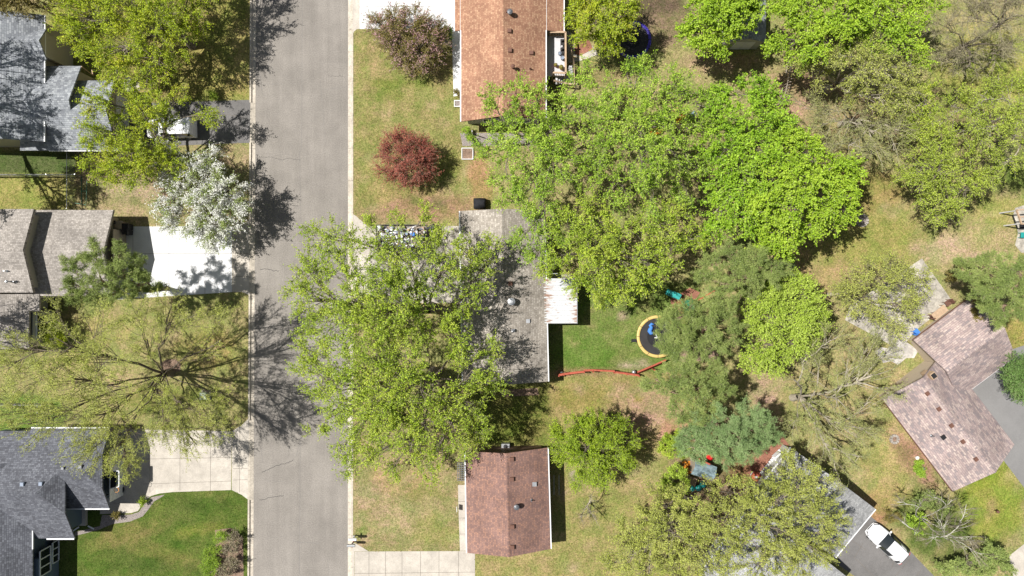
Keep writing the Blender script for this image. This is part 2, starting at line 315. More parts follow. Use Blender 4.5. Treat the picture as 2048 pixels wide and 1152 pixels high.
mottle(165, 985, 480, 1150, 70, [(146, 142, 74), (78, 104, 36), (84, 118, 34), (120, 134, 56)])
mottle(706, 70, 920, 430, 60, [(190, 172, 116), (132, 148, 66), (184, 170, 104), (150, 152, 76)])
mottle(706, 930, 925, 1100, 40, [(196, 174, 124), (146, 150, 78), (188, 168, 112)])
mottle(1110, 590, 1320, 740, 30, [(150, 154, 84), (112, 136, 54), (170, 158, 98)])
mottle(1110, 750, 1420, 1150, 50, [(192, 172, 122), (150, 152, 80), (180, 162, 108)])
mottle(100, 600, 495, 850, 50, [(192, 176, 118), (150, 152, 74), (140, 146, 66)])
mottle(1560, 180, 2048, 640, 70, [(194, 178, 124), (152, 154, 80), (200, 184, 134)])
mottle(1560, 700, 2048, 1150, 60, [(192, 174, 116), (148, 156, 72), (186, 172, 108)])
random.setstate(st_rng)
Z = np.zeros(gx.shape)
for j in range(len(ys)):
    lo_, ro_ = XL(ys[j], *kx['lo']), XL(ys[j], *kx['ro']); i1 = int(np.argmax(xs > lo_ + .06)); i2 = int(len(xs) - 1 - np.argmax(xs[::-1] < ro_ - .06))
    Z[i1:i2 + 1, j] = -.3; gx[i1 - 1, j] = lo_ + .02; gx[i1, j] = lo_ + .06; gx[i2, j] = ro_ - .06; gx[i2 + 1, j] = ro_ - .02
NX, NY = gx.shape
V = np.stack([gx, gy, Z], -1).reshape(-1, 3)
ii, jj = np.meshgrid(np.arange(NX - 1), np.arange(NY - 1), indexing='ij')
q = np.stack([ii * NY + jj, (ii + 1) * NY + jj, (ii + 1) * NY + jj + 1, ii * NY + jj + 1], -1).reshape(-1, 4)
go = link_mesh('ground', V, q.ravel(), np.arange(len(q)) * 4, M['grass']); tag(go, kind='structure')
ca = go.data.color_attributes.new('Col', 'FLOAT_COLOR', 'POINT')
cc = np.ones((len(V), 4), dtype=np.float32); cc[:, :3] = base.reshape(-1, 3); ca.data.foreach_set('color', cc.ravel())

# ---------------------------------------------------------------- street, kerbs
SZ = -.13
yT, yB = 60.0, -60.0
def strip(xa, xb, z, m, name, parent=None, n=2):
    mb = MB(); mb.sheet([(XL(yB, *xa), yB, z), (XL(yB, *xb), yB, z), (XL(yT, *xb), yT, z), (XL(yT, *xa), yT, z)])
    return mb.build(name, m, parent)
street = tag(strip((509, 504), (697, 697), SZ, M['asphalt'], 'street'), kind='structure')
# wear bands and cracks in the asphalt
def ribbon(pts, wd, z):
    mb = MB()
    for i in range(len(pts) - 1):
        a = W(*pts[i]); b = W(*pts[i + 1]); d = b - a; d /= np.linalg.norm(d) + 1e-9; n_ = np.array([-d[1], d[0], 0]) * wd / 2
        a = a + [0, 0, z]; b = b + [0, 0, z]
        mb.sheet([a - n_, b - n_, b + n_, a + n_])
    return mb
def wiggle(p0, p1, n=14, amp=3.0):
    out = []
    o = 0
    for i in range(n + 1):
        t = i / n; o = o * .7 + random.uniform(-amp, amp) * .6
        out.append((p0[0] + (p1[0] - p0[0]) * t + o * .3, p0[1] + (p1[1] - p0[1]) * t + o)); 
    return out
for p0, p1, wd in (((523, 946), (586, 921), .05), ((518, 1002), (566, 991), .05), ((592, 912), (600, 880), .035), ((519, 539), (556, 541), .05), ((604, 0), (602, 300), .03), ((600, 860), (598, 1152), .035), ((598, 300), (603, 520), .025), ((520, 315), (600, 318), .025), ((655, 150), (690, 152), .02), ((640, 160), (650, 290), .02)):
    vert = abs(p0[0] - p1[0]) < 15
    ribbon(wiggle(p0, p1, 24, .9 if vert else 2.2), wd * (.8 if vert else 1), SZ + .004).build('crack', M['seam' if vert else 'crack'], street)
for k in range(16):
    x = random.uniform(515, 660); y = random.uniform(0, 1150); L = random.uniform(15, 70); v = random.random() < .3
    ribbon(wiggle((x, y), (x + (4 if v else L), y + (L if v else random.uniform(-8, 8))), 10, 1.6), random.uniform(.015, .03), SZ + .0045 + k * .0002).build('crack', M['seam'], street)
M['band'] = ground_noise('bleached_asphalt', False, (.25, .245, .238), fine=20, amp=.2, amp2=.3, coarse=1.2, stretch=(1.5, .1, 1), bump=.1)
drives_L = [(205, 285), (455, 585), (840, 1000)]
drives_R = [(-60, 58), (440, 610), (1095, 1400)]
def kerb(outer, inner_, drives, sgn, name):
    mb = MB(); jt = MB()
    cuts = sorted({-700, 1800, *[v for d in drives for v in d]})
    segs = []
    for a, b in zip(cuts[:-1], cuts[1:]):
        low = any(d[0] <= a and b <= d[1] for d in drives); segs.append((a, b, low))
    for a, b, low in segs:
        ya, yb = (576 - a) / S, (576 - b) / S
        prof = lambda y: [(XL(y, *outer), 0.02 if not low else .004), (XL(y, *outer) + sgn * .16, .02 if not low else -.01), (XL(y, *outer) + sgn * .20, -.10 if not low else -.03), (XL(y, *inner_), SZ + .006), (XL(y, *inner_), SZ - .3), (XL(y, *outer), SZ - .3)]
        P = [(x, y, z) for y in (ya, yb) for x, z in prof(y)]; n = 6
        mb.add(P, [(i, (i + 1) % n, n + (i + 1) % n, n + i) for i in range(n)] + [list(range(n)), list(range(2 * n - 1, n - 1, -1))])
    o = mb.build(name, M['kerb']); tag(o, kind='structure')
    y = yT - 20
    while y > -40:
        x0, x1 = XL(y, *outer), XL(y, *inner_)
        jt.box(((x0 + x0 + sgn * .18) / 2, y, .021), (.16, .025, .003)); jt.box(((x0 + sgn * .22 + x1) / 2, y, -.108), (abs(x1 - x0) - .24, .025, .004)); y -= 3.0
    jt.build('joints', M['joint'], o); return o
kerb(kx['lo'], kx['li'], drives_L, 1, 'kerb'); kerb(kx['ro'], kx['ri'], drives_R, -1, 'kerb')

PAVED = []
def paved(name, pts, m, z=.012, joints=(), jw=.03, label=None):
    """a paved sheet; points are (px, py) or (px, py, z)"""
    PAVED.append([(p[0], p[1]) for p in pts])
    P = [W(p[0], p[1]) + [0, 0, (p[2] if len(p) > 2 else z)] for p in pts]
    o = MB().slab(P, .08).build(name, m); tag(o, kind='structure')
    if joints:
        jm = MB()
        for j in joints:
            a = W(j[0], j[1]); b = W(j[2], j[3]); d = b - a; d /= np.linalg.norm(d); nn = np.array([-d[1], d[0], 0]) * jw / 2
            zz = np.array([0, 0, z + .004]); jm.sheet([a - nn + zz, b - nn + zz, b + nn + zz, a + nn + zz])
        jm.build('joints', M['joint'], o)
    return o
def apron(name, pts, m, joints=()):
    return paved(name, pts, m, joints=joints)
paved('driveway', [(228, 208), (488, 200), (488, 286), (228, 296)], M['asphalt_dark'], joints=[(440, 203, 441, 230), (446, 228, 486, 234)])
paved('driveway', [(488, 200), (501, 200, .008), (499.5, 286, .008), (488, 286)], M['asphalt_dark'])
paved('driveway', [(236, 453), (464, 453), (464, 584), (220, 600)], M['concrete_new'], joints=[(266, 455, 266, 600), (338, 455, 338, 600), (410, 455, 410, 600), (236, 507, 464, 507)])
paved('driveway_apron', [(464.5, 453), (484, 453), (499, 438, .008), (498.5, 590, .008), (484, 584), (464.5, 584)], M['concrete'], z=.008, joints=[(466, 478, 496, 478), (466, 507, 496, 507), (466, 530, 496, 530), (466, 553, 496, 553)])
paved('driveway', [(210, 858), (464, 862), (462, 980), (345, 984), (318, 987), (302, 992), (285, 1008), (276, 1022), (262, 1026), (200, 1028)], M['concrete'], joints=[(300, 985, 300, 865), (360, 981, 360, 865), (421, 981, 421, 865), (287, 968, 462, 962), (287, 918, 462, 915), (240, 1006, 240, 1025), (226, 1006, 280, 1007)])
paved('driveway_apron', [(464.5, 862), (484, 850), (498, 836, .008), (496, 999, .008), (484, 990), (463.5, 980)], M['concrete'], z=.008, joints=[(466, 937, 495, 937), (466, 960, 495, 959), (480, 850, 479, 985)])
paved('walkway', [(-60, 885), (60, 885), (52, 925), (-60, 928)], M['concrete'])
paved('driveway', [(719, -140), (912, -140), (912, 56), (719, 58)], M['concrete_new'], joints=[(780, -60, 780, 56), (846, -60, 846, 56), (719, 14, 912, 12)])
paved('driveway_apron', [(705, -140, .008), (718.5, -140), (718.5, 58), (714, 58), (708, 63), (705.5, 70, .008)], M['concrete'], z=.008)
paved('walkway', [(904, 56.5), (920, 56.5), (922, 190), (907, 193)], M['concrete_new'])
paved('driveway', [(740, 452), (925, 452), (925, 606), (740, 606)], M['patio'], joints=[(800, 455, 800, 605), (860, 455, 860, 605), (742, 528, 920, 528)])
paved('driveway_apron', [(705.5, 428, .008), (712, 432), (739.5, 456), (739.5, 606), (705.5, 620, .008)], M['concrete'], z=.008)
paved('driveway', [(709, 1103), (950, 1102), (950, 1400), (709, 1400)], M['concrete'], joints=[(738, 1103, 738, 1300), (771, 1103, 771, 1300), (804, 1103, 804, 1300), (841, 1103, 841, 1300), (878, 1103, 878, 1300), (917, 1103, 917, 1300), (709, 1147, 950, 1144)])
paved('driveway_apron', [(705, 1086, .008), (712, 1087), (737, 1102.5), (708.5, 1102.5), (708.5, 1400), (705, 1400, .008)], M['concrete'], z=.008)
paved('walkway', [(916, 970), (932, 970), (932, 1101.5), (920, 1101.5), (919, 1078), (917, 1020)], M['concrete'], joints=[(916, 1003, 932, 1003), (917, 1036, 932, 1036), (918, 1068, 932, 1068)])
paved('gravel_bed', [(204, 1030), (262, 1029), (278, 1024), (288, 1009), (304, 994), (330, 989), (325, 993), (308, 1003), (296, 1020), (285, 1033), (260, 1043), (225, 1048), (196, 1060), (150, 1072), (150, 1064), (200, 1052)], M['gravel'], z=.01)
paved('driveway', [(1925, 800), (1960, 758), (2020, 700), (2200, 640), (2200, 1150), (2090, 1040), (2048, 975), (1995, 905)], M['asphalt_grey'])
paved('driveway', [(1738, 1030), (1660, 1118), (1735, 1170), (1790, 1210), (1900, 1190), (1868, 1152), (1822, 1104), (1805, 1085)], M['asphalt_dark'], joints=[(1726, 1086, 1708, 1116), (1700, 1078, 1732, 1100), (1712, 1118, 1760, 1165), (1820, 1118, 1790, 1152), (1787, 1122, 1783, 1135), (1845, 1135, 1815, 1175)])
paved('walkway', [(2110, 1060), (2048, 1088), (2018, 1112), (2030, 1180), (2110, 1180)], M['concrete'])
paved('patio', [(1844, 517), (1905, 603), (1832, 660), (1800, 700), (1690, 640), (1700, 610)], M['patio'])
paved('patio', [(1748, 704), (1762, 694), (1776, 697), (1790, 684), (1806, 680), (1822, 690), (1836, 702), (1828, 716), (1812, 716), (1796, 730), (1782, 722), (1766, 726), (1760, 714)], M['patio2'], z=.02)
paved('patio', [(2110, 405), (2046, 411), (2030, 416), (2026, 432), (2032, 450), (2036, 466), (2030, 490), (2042, 505), (2110, 510)], M['patio'])
paved('rock_bed', [(920, 266), (1088, 266), (1088, 292), (925, 292)], M['gravel'], z=.01)
paved('rock_bed', [(880, 59), (904, 58), (905, 92), (893, 95), (880, 80)], M['gravel'], z=.01)
paved('patio', [(1134, 60), (1160, 78), (1190, 95), (1195, 110), (1160, 122), (1150, 124), (1136, 126)], M['patio'], z=.01)
paved('mulch_bed', [(1148, 78), (1178, 80), (1186, 98), (1160, 112), (1150, 108)], M['redmulch'], z=.02)
paved('mulch_bed', [(1536, 880), (1560, 866), (1580, 893), (1540, 925), (1520, 975), (1490, 965), (1500, 930)], M['redmulch'], z=.012)
paved('mulch_bed', [(320, 728), (332, 719), (350, 718), (362, 728), (360, 742), (340, 746), (326, 742)], M['mulch'], z=.015)
paved('mulch_bed', [(430, 1060), (462, 1056), (486, 1075), (488, 1200), (420, 1200), (432, 1100)], M['mulch'], z=.012)
paved('mulch_bed', [(1340, 600), (1380, 575), (1400, 585), (1380, 620), (1350, 630)], M['redmulch'], z=.012)
paved('mulch_bed', [(1356, 692), (1430, 680), (1440, 720), (1360, 724)], M['mulch'], z=.012)
paved('walkway', [(245, 164), (278, 164), (280, 182), (250, 186)], M['concrete'])
paved('walkway', [(1088, 548), (1140, 548), (1140, 580), (1088, 580)], M['patio'])
paved('walkway', [(1000, 780), (1075, 776), (1078, 790), (1002, 794)], M['mulch'])

# ---------------------------------------------------------------- grass tufts standing on the lawns
def in_poly(x, y, poly):
    c = np.zeros(len(x), bool); n = len(poly)
    for i in range(n):
        x0, y0 = poly[i]; x1, y1 = poly[(i + 1) % n]
        with np.errstate(divide='ignore', invalid='ignore'): cr = ((y0 > y) != (y1 > y)) & (x < (x1 - x0) * (y - y0) / (y1 - y0 + 1e-12) + x0)
        c ^= cr
    return c
Ng = 260000
tx = rng.uniform(-40, 2100, Ng); ty = rng.uniform(-40, 1200, Ng)
clump = np.sin(tx * .11 + 1.3 * np.sin(ty * .05)) * np.sin(ty * .13 + np.sin(tx * .04)) + .7 * np.sin(tx * .31 + ty * .2) * np.sin(ty * .27 - tx * .1)
keep = (rng.random(Ng) < .45 + .35 * clump) & ~((tx > 499 - (ty / 1152) * 5) & (tx < 707))
for poly in PAVED: keep &= ~in_poly(tx, ty, poly)
for x0, y0, x1, y1 in ((0, 20, 90, 280), (0, 425, 220, 585), (0, 860, 145, 1150), (925, 0, 1088, 240), (925, 425, 1090, 760), (936, 905, 1095, 1095)): keep &= ~((tx > x0) & (tx < x1) & (ty > y0) & (ty < y1))
tx, ty = tx[keep], ty[keep]; n_ = len(tx)
p = np.stack([(tx - 1024) / S, -(ty - 576) / S, np.full(n_, .0)], -1)
th = rng.uniform(0, 2 * np.pi, n_); a = np.stack([np.cos(th), np.sin(th), rng.uniform(.1, .9, n_)], -1); a /= np.linalg.norm(a, axis=1, keepdims=True)
b = np.stack([-np.sin(th), np.cos(th), rng.uniform(-.3, .3, n_)], -1); L = rng.uniform(.05, .13, (n_, 1)); Wd = L * rng.uniform(.25, .6, (n_, 1))
Vt = np.stack([p, p + a * L * .5 + b * Wd * .5, p + a * L, p + a * L * .5 - b * Wd * .5], 1).reshape(-1, 3)
# colour each tuft from the lawn under it, fresher or drier at random
ix = np.clip(np.searchsorted(xs, p[:, 0]), 0, NX - 1); iy = np.clip(np.searchsorted(ys, p[:, 1]), 0, NY - 1)
m = bpy.data.materials.new('grass_tufts'); m.use_nodes = True; nn_ = m.node_tree.nodes; ll = m.node_tree.links; nn_.clear()
o_ = nn_.new('ShaderNodeOutputMaterial'); at = nn_.new('ShaderNodeAttribute'); at.attribute_name = 'Col'; d_ = nn_.new('ShaderNodeBsdfDiffuse'); t_ = nn_.new('ShaderNodeBsdfTranslucent'); x_ = nn_.new('ShaderNodeMixShader'); x_.inputs[0].default_value = .25
ll.new(at.outputs['Color'], d_.inputs[0]); ll.new(at.outputs['Color'], t_.inputs[0]); ll.new(d_.outputs[0], x_.inputs[1]); ll.new(t_.outputs[0], x_.inputs[2]); ll.new(x_.outputs[0], o_.inputs[0])
tuft = link_mesh('grass', Vt, np.arange(4 * n_), np.arange(n_) * 4, m); tag(tuft, kind='stuff')
tint = np.where((rng.random(n_) < .5)[:, None], np.array([.62, .88, .5]), np.array([1.25, 1.2, 1.25])) * rng.uniform(.8, 1.25, (n_, 1))
cl = np.ones((n_, 4), np.float32); cl[:, :3] = base[ix, iy] * tint * 1.1
cat_ = tuft.data.color_attributes.new('Col', 'FLOAT_COLOR', 'POINT'); cat_.data.foreach_set('color', np.repeat(cl, 4, axis=0).ravel())
tuft['label'] = 'short patchy lawn grass in green and straw tones around the houses'; tuft['category'] = 'grass'
# ---------------------------------------------------------------- houses
SH = {}
KINDS = dict(
    greyblue=((.19, .2, .22), (.26, .275, .295), (.38, .395, .41), .32, .16),
    taupe=((.25, .225, .2), (.33, .3, .27), (.43, .39, .35), .22, .14),
    slate=((.09, .092, .105), (.125, .13, .148), (.18, .187, .207), .26, .14),
    brown=((.275, .145, .095), (.345, .19, .122), (.44, .275, .175), .22, .14),
    redbrown=((.185, .115, .1), (.24, .145, .12), (.32, .18, .13), .22, .14),
    greige=((.255, .225, .19), (.325, .29, .25), (.42, .38, .33), .26, .15),
    pink=((.23, .195, .195), (.335, .258, .243), (.44, .36, .32), .42, .15),
    lightgrey=((.25, .25, .25), (.32, .32, .315), (.41, .41, .405), .26, .14))
def roofmat(kind, ang):
    key = (kind, round(ang, 2))
    if key not in SH:
        k = KINDS[kind]; SH[key] = shingle(kind + '_shingles', k[0], k[1], k[2], ang, k[3], k[4])
    return SH[key]
class Gable:
    """gabled roof on four eave corners A,B,C,D (world xy); A-B and C-D are the gable edges"""
    def __init__(s, A, B, Cc, D, ze, zr, clipC=0.0):
        s.P = [np.array([p[0], p[1]], float) for p in (A, B, Cc, D)]; s.ze = ze; s.zr = zr; s.clip = clipC
        s.R0 = (s.P[0] + s.P[1]) / 2; s.R1 = (s.P[2] + s.P[3]) / 2
        s.ang = math.atan2(*(s.R1 - s.R0)[::-1])
        d = (s.R1 - s.R0); s.L = np.linalg.norm(d); s.d = d / s.L; s.n = np.array([-s.d[1], s.d[0]]); s.hw = abs(np.dot(s.P[1] - s.R0, s.n))
    def z(s, x, y): return s.zr - (s.zr - s.ze) * min(1.15, abs(np.dot(np.array([x, y]) - s.R0, s.n)) / s.hw)
    def roof(s, root, kind, t=.16, name='roof', gutter='white', skip_gutter=False):
        A, B, Cc, D = s.P; a3 = lambda p, z: [p[0], p[1], z]
        mb = MB(); c = s.clip
        if c > 0:
            zc = s.ze + (s.zr - s.ze) * (1 - c); q1 = s.R1 - s.d * (c * s.hw * .8)
            C2 = s.R1 + (Cc - s.R1) * c; D2 = s.R1 + (D - s.R1) * c
            mb.slab([a3(B, s.ze), a3(Cc, s.ze), a3(C2, zc), a3(q1, s.zr), a3(s.R0, s.zr)], t)
            mb.slab([a3(D, s.ze), a3(A, s.ze), a3(s.R0, s.zr), a3(q1, s.zr), a3(D2, zc)], t)
            hp = MB().slab([a3(C2, zc + .003), a3(D2, zc + .003), a3(q1, s.zr + .003)], t * .9)
            hp.build('roof_hip', roofmat(kind, s.ang + math.pi / 2), root)
        else:
            mb.slab([a3(B, s.ze), a3(Cc, s.ze), a3(s.R1, s.zr), a3(s.R0, s.zr)], t)
            mb.slab([a3(D, s.ze), a3(A, s.ze), a3(s.R0, s.zr), a3(s.R1, s.zr)], t)
        r = mb.build(name, roofmat(kind, s.ang), root)
        e = s.R1 - s.d * (s.clip * s.hw * .8)
        rc = MB()
        u = s.R0 + s.d * .02
        n3 = np.array([s.n[0], s.n[1], 0]) * .15
        p0 = np.array(a3(u, s.zr + .02)); p1 = np.array(a3(e, s.zr + .02)); dz = np.array([0, 0, -.15 * (s.zr - s.ze) / s.hw])
        rc.slab([p0 + n3 + dz, p1 + n3 + dz, p1, p0], .03); rc.slab([p0, p1, p1 - n3 + dz, p0 - n3 + dz], .03)
        rc.build('ridge_cap', roofmat(kind, s.ang + math.pi / 2), r)
        if not skip_gutter:
            for P0, P1 in ((B, Cc), (D, A)):
                m_ = (P0 + P1) / 2; sg = np.sign(np.dot(m_ - s.R0, s.n)); o = s.n * sg * .06
                MB().bar(a3(P0 + o, s.ze - .09), a3(P1 + o, s.ze - .09), .1, .12).build('gutter', M[gutter], root)
        s.root = root; return r
    def walls(s, root, m, z0=0.0, oe=.45, og=.3, t=.16, og1=None):
        sl = (s.zr - s.ze) / s.hw; og1 = og if og1 is None else og1; h = s.hw - oe
        def p(along, side, z): q = s.R0 + s.d * along + s.n * side; return (q[0], q[1], z)
        sa = np.sign(np.dot(s.P[0] - s.R0, s.n))
        pts = []
        for al in (og, s.L - og1):
            c = max(s.clip, .03) * s.hw; zc = s.zr - sl * c - t - .03
            pts.append([p(al, sa * h, z0), p(al, sa * h, s.ze + sl * oe - t - .02), p(al, sa * c, zc), p(al, -sa * c, zc), p(al, -sa * h, s.ze + sl * oe - t - .02), p(al, -sa * h, z0)])
        vs = pts[0] + pts[1]; n = 6
        return MB().add(vs, [list(range(n)), list(range(2 * n - 1, n - 1, -1))] + [(i, n + i, n + (i + 1) % n, (i + 1) % n) for i in range(n)]).build('wall', m, root)
def wz(g, px, py, add=0.0):
    z = g.zr
    for _ in range(4): p = W(px, py, z); z = g.z(p[0], p[1])
    p = W(px, py, z); p[2] = z + add; return p
def vent(root, g, px, py, kind='box', m='brown', s=.32):
    p = wz(g, px, py, -.05); mb = MB()
    if kind == 'box':
        mb.box(p, (s, s, .14), g.ang); mb.box((p[0], p[1], p[2] + .14), (s * 1.2, s * 1.2, .09), g.ang, .8); mb.build('roof_vent', M[m], root)
    elif kind == 'pipe':
        mb.tube([p, p + [0, 0, .45]], .05, 8); mb.lathe(p + [0, 0, .0], [(.14, 0), (.12, .08), (.05, .12)], 12); mb.build('vent_pipe', M[m], root)
    elif kind == 'cap':
        mb.tube([p, p + [0, 0, .55]], s * .35, 12); mb.lathe(p + [0, 0, .5], [(s * .3, 0), (s * .6, .04), (s * .6, .12), (s * .2, .2)], 14); mb.build('chimney_cap', M[m], root)
    elif kind == 'sky':
        mb.box(p, (s * 1.1, s * 1.1, .16), g.ang); mb.build('skylight', M[m], root)
def win(root, a, b, z0, z1, out, nm=1, frame='white'):
    """window on a wall line a-b (world xy), facing out"""
    a = np.array(a, float)[:2]; b = np.array(b, float)[:2]; d = (b - a); L = np.linalg.norm(d); d /= L; o = np.array(out, float); o /= np.linalg.norm(o)
    f = MB(); P = lambda u, z, k: (a[0] + d[0] * u + o[0] * k, a[1] + d[1] * u + o[1] * k, z)
    f.bar(P(0, z0, .03), P(L, z0, .03), .1, .09); f.bar(P(0, z1, .03), P(L, z1, .03), .1, .09)
    for i in range(nm + 1):
        u = L * i / nm; f.bar(P(u, z0 + .05, .03), P(u, z1 - .05, .03), .09, .09)
    w_ = f.build('window', M[frame], root)
    g = MB(); g.add([P(.04, z0 + .04, .014), P(L - .04, z0 + .04, .014), P(L - .04, z1 - .04, .014), P(.04, z1 - .04, .014)], [(0, 1, 2, 3)])
    g.build('pane', M['glass'], w_)
def door(root, a, b, z0, z1, out, m='white', nm='door', rows=1):
    a = np.array(a, float)[:2]; b = np.array(b, float)[:2]; c = (a + b) / 2; d = b - a; L = np.linalg.norm(d); o = np.array(out, float); o /= np.linalg.norm(o)
    q = MB(); h = (z1 - z0) / rows
    for i in range(rows): q.box((c[0] + o[0] * .02, c[1] + o[1] * .02, z0 + i * h + .01), (L, .06, h - .02), math.atan2(d[1], d[0]))
    return q.build(nm, M[m], root)

# --- red-brown ranch at the bottom
def w2(px, py, z): return W(px, py, z)[:2]
hF = thing('ranch_house', 'ranch house with red-brown shingle roof south of the big street tree', 'house', W(1016, 990))
gF = Gable(w2(931, 903, 2.7), w2(1095, 895.5, 2.7), w2(1101, 1098, 2.7), w2(934.5, 1106, 2.7), 2.7, 4.1)
gF.roof(hF, 'redbrown'); gF.walls(hF, M['brownwall'])
for py in (958, 1053, 1094): vent(hF, gF, 1024 + (py > 1000) * 1, py)
vent(hF, gF, 1024, 918); vent(hF, gF, 1069, 968, 'sky', 'steel', .34); vent(hF, gF, 1033, 1011, 'cap', 'grey', .4); vent(hF, gF, 1063, 1000, 'pipe', 'grey')
# --- grey-taupe house under the big trees
hE = thing('bungalow', 'bungalow with speckled greige roof between the two largest green trees', 'house', W(1010, 590))
gE = Gable(w2(920, 422, 2.7), w2(1088, 420, 2.7), w2(1096, 763, 2.7), w2(926, 768, 2.7), 2.7, 4.05)
gE.roof(hE, 'greige'); gE.walls(hE, M['beigewall'])
vent(hE, gE, 1023, 603, 'cap', 'steel', .55); vent(hE, gE, 1056, 642, 'sky', 'steel', .3); vent(hE, gE, 1025, 662, 'pipe', 'white'); vent(hE, gE, 1021, 567); vent(hE, gE, 1027, 661, 'box', 'grey', .26)
MB().box(W(1092, 680)[:2].tolist() + [0.15], (.4, .8, .6)).build('meter_box', M['grey'], hE)
# corrugated metal patio cover on posts
pc = thing('patio_cover', 'white corrugated metal patio roof with rust streaks behind the bungalow', 'patio cover', W(1118, 602))
mb = MB(); zA, zB = 2.62, 2.5
x0 = W(1081, 556, 2.7)[0]; x1 = W(1153.5, 556, zB)[0]; y1 = W(0, 557, zB)[1]; y0 = W(0, 647, zB)[1]
n = 18; prev = None
for i in range(n * 4 + 1):
    y = y0 + (y1 - y0) * i / (n * 4); ph = (i % 4); dz = (0, .07, .07, 0)[ph]
    cur = ((x0, y, zA + .1 + dz), (x1, y, zB + dz))
    if prev: mb.sheet([prev[0], prev[1], cur[1], cur[0]])
    prev = cur
M['corr'] = None
m_, n_, l_, b_ = newmat('rusty_white_sheet_metal', .45, .4); tc = n_.new('ShaderNodeTexCoord'); sp = n_.new('ShaderNodeSeparateXYZ'); l_.new(tc.outputs['Object'], sp.inputs[0])
ax = n_.new('ShaderNodeMath'); ax.operation = 'ABSOLUTE'; l_.new(sp.outputs[0], ax.inputs[0])
nz = n_.new('ShaderNodeTexNoise'); nz.inputs['Scale'].default_value = 3.0; nz.inputs['Detail'].default_value = 6; mp = n_.new('ShaderNodeMapping'); mp.inputs['Scale'].default_value = (.5, 2.2, 1); l_.new(tc.outputs['Object'], mp.inputs[0]); l_.new(mp.outputs[0], nz.inputs['Vector'])
ad = n_.new('ShaderNodeMath'); ad.operation = 'MULTIPLY_ADD'; ad.inputs[1].default_value = .16; l_.new(ax.outputs[0], ad.inputs[0]); l_.new(nz.outputs[0], ad.inputs[2])
rp = ramp(n_, [(0, (.56, .57, .58)), (.66, (.56, .57, .58)), (.73, (.45, .38, .34)), (.82, (.3, .17, .12)), (1, (.25, .12, .08))]); l_.new(ad.outputs[0], rp.inputs[0]); l_.new(rp.outputs[0], b_.inputs['Base Color']); M['corr'] = m_
mb.build('metal_roof', M['corr'], pc)
for yy in (y0 + .1, (y0 + y1) / 2, y1 - .1): MB().box((x1 - .25, yy, 0), (.09, .09, zB - .02)).build('post', M['white'], pc)
MB().bar((x1 - .25, y0, zB - .08), (x1 - .25, y1, zB - .08), .08, .14).build('beam', M['white'], pc)
MB().bar((x1 + .03, y0, zB), (x1 + .03, y1, zB), .06, .1).build('gutter', M['steel'], pc)
MB().bar(W(1090, 548, 2.4), W(1115, 547, 2.4), .06).build('rail', M['steel'], pc)

# --- orange-brown house, top middle
hD = thing('ranch_house', 'raised house with orange-brown shingle roof and railed deck at the back', 'house', W(1008, 90))
zeD, zrD = 2.85, 4.25
gD = Gable(w2(922.5, 243, zeD), w2(1091, 236, zeD), w2(1091, -170, zeD), w2(922.5, -170, zeD), zeD, zrD)
gD.roof(hD, 'brown'); gD.walls(hD, M['palewall'])
sl = (zrD - zeD) / gD.hw
def ext(xe, pyS, side, root):
    xi = gD.R0[0] + side * gD.hw; xo = W(xe, 0, zeD - .25)[0]; zo = zeD - sl * abs(xo - xi); yS = W(0, pyS, zo)[1]; yN = W(0, -170, zo)[1]
    MB().slab([(xi - side * .02, yS, zeD + .008), (xo, yS, zo), (xo, yN, zo), (xi - side * .02, yN, zeD + .008)], .16).build('roof', roofmat('brown', gD.ang), root)
    MB().bar((xo + side * .06, yS, zo - .09), (xo + side * .06, yN, zo - .09), .1, .12).build('gutter', M['white'], root)
    q = MB(); xw = xo - side * .3; lo, hi = sorted((xw, xi - side * 1.0)); q.box(((lo + hi) / 2, (yS + yN) / 2 - .0, 0), (hi - lo, abs(yN - yS) - .6, zo - .2)); q.build('wall', M['palewall'], root)
ext(910, 62, -1, hD); ext(1127.5, 65, 1, hD)
for px, py in ((1016, 22), (1019, 62), (1020, 101), (1063, 106), (1021, 168), (1022, 207)): vent(hD, gD, px, py)
vent(hD, gD, 1020, 28, 'cap', 'grey', .4); vent(hD, gD, 1026, 136, 'cap', 'brown', .3); vent(hD, gD, 1060, 138, 'pipe', 'brown')
y_s = gD.P[0][1] + .3
win(hD, (-2.6, y_s), (-1.2, y_s), 1.6, 2.7, (0, -1), 2); win(hD, (.5, y_s), (1.6, y_s), 1.6, 2.7, (0, -1), 2)
q = MB(); q.tube([W(944, 262, 2.0), W(945, 268, .1), W(945, 281, .05)], .05, 6); q.build('downspout', M['white'], hD)

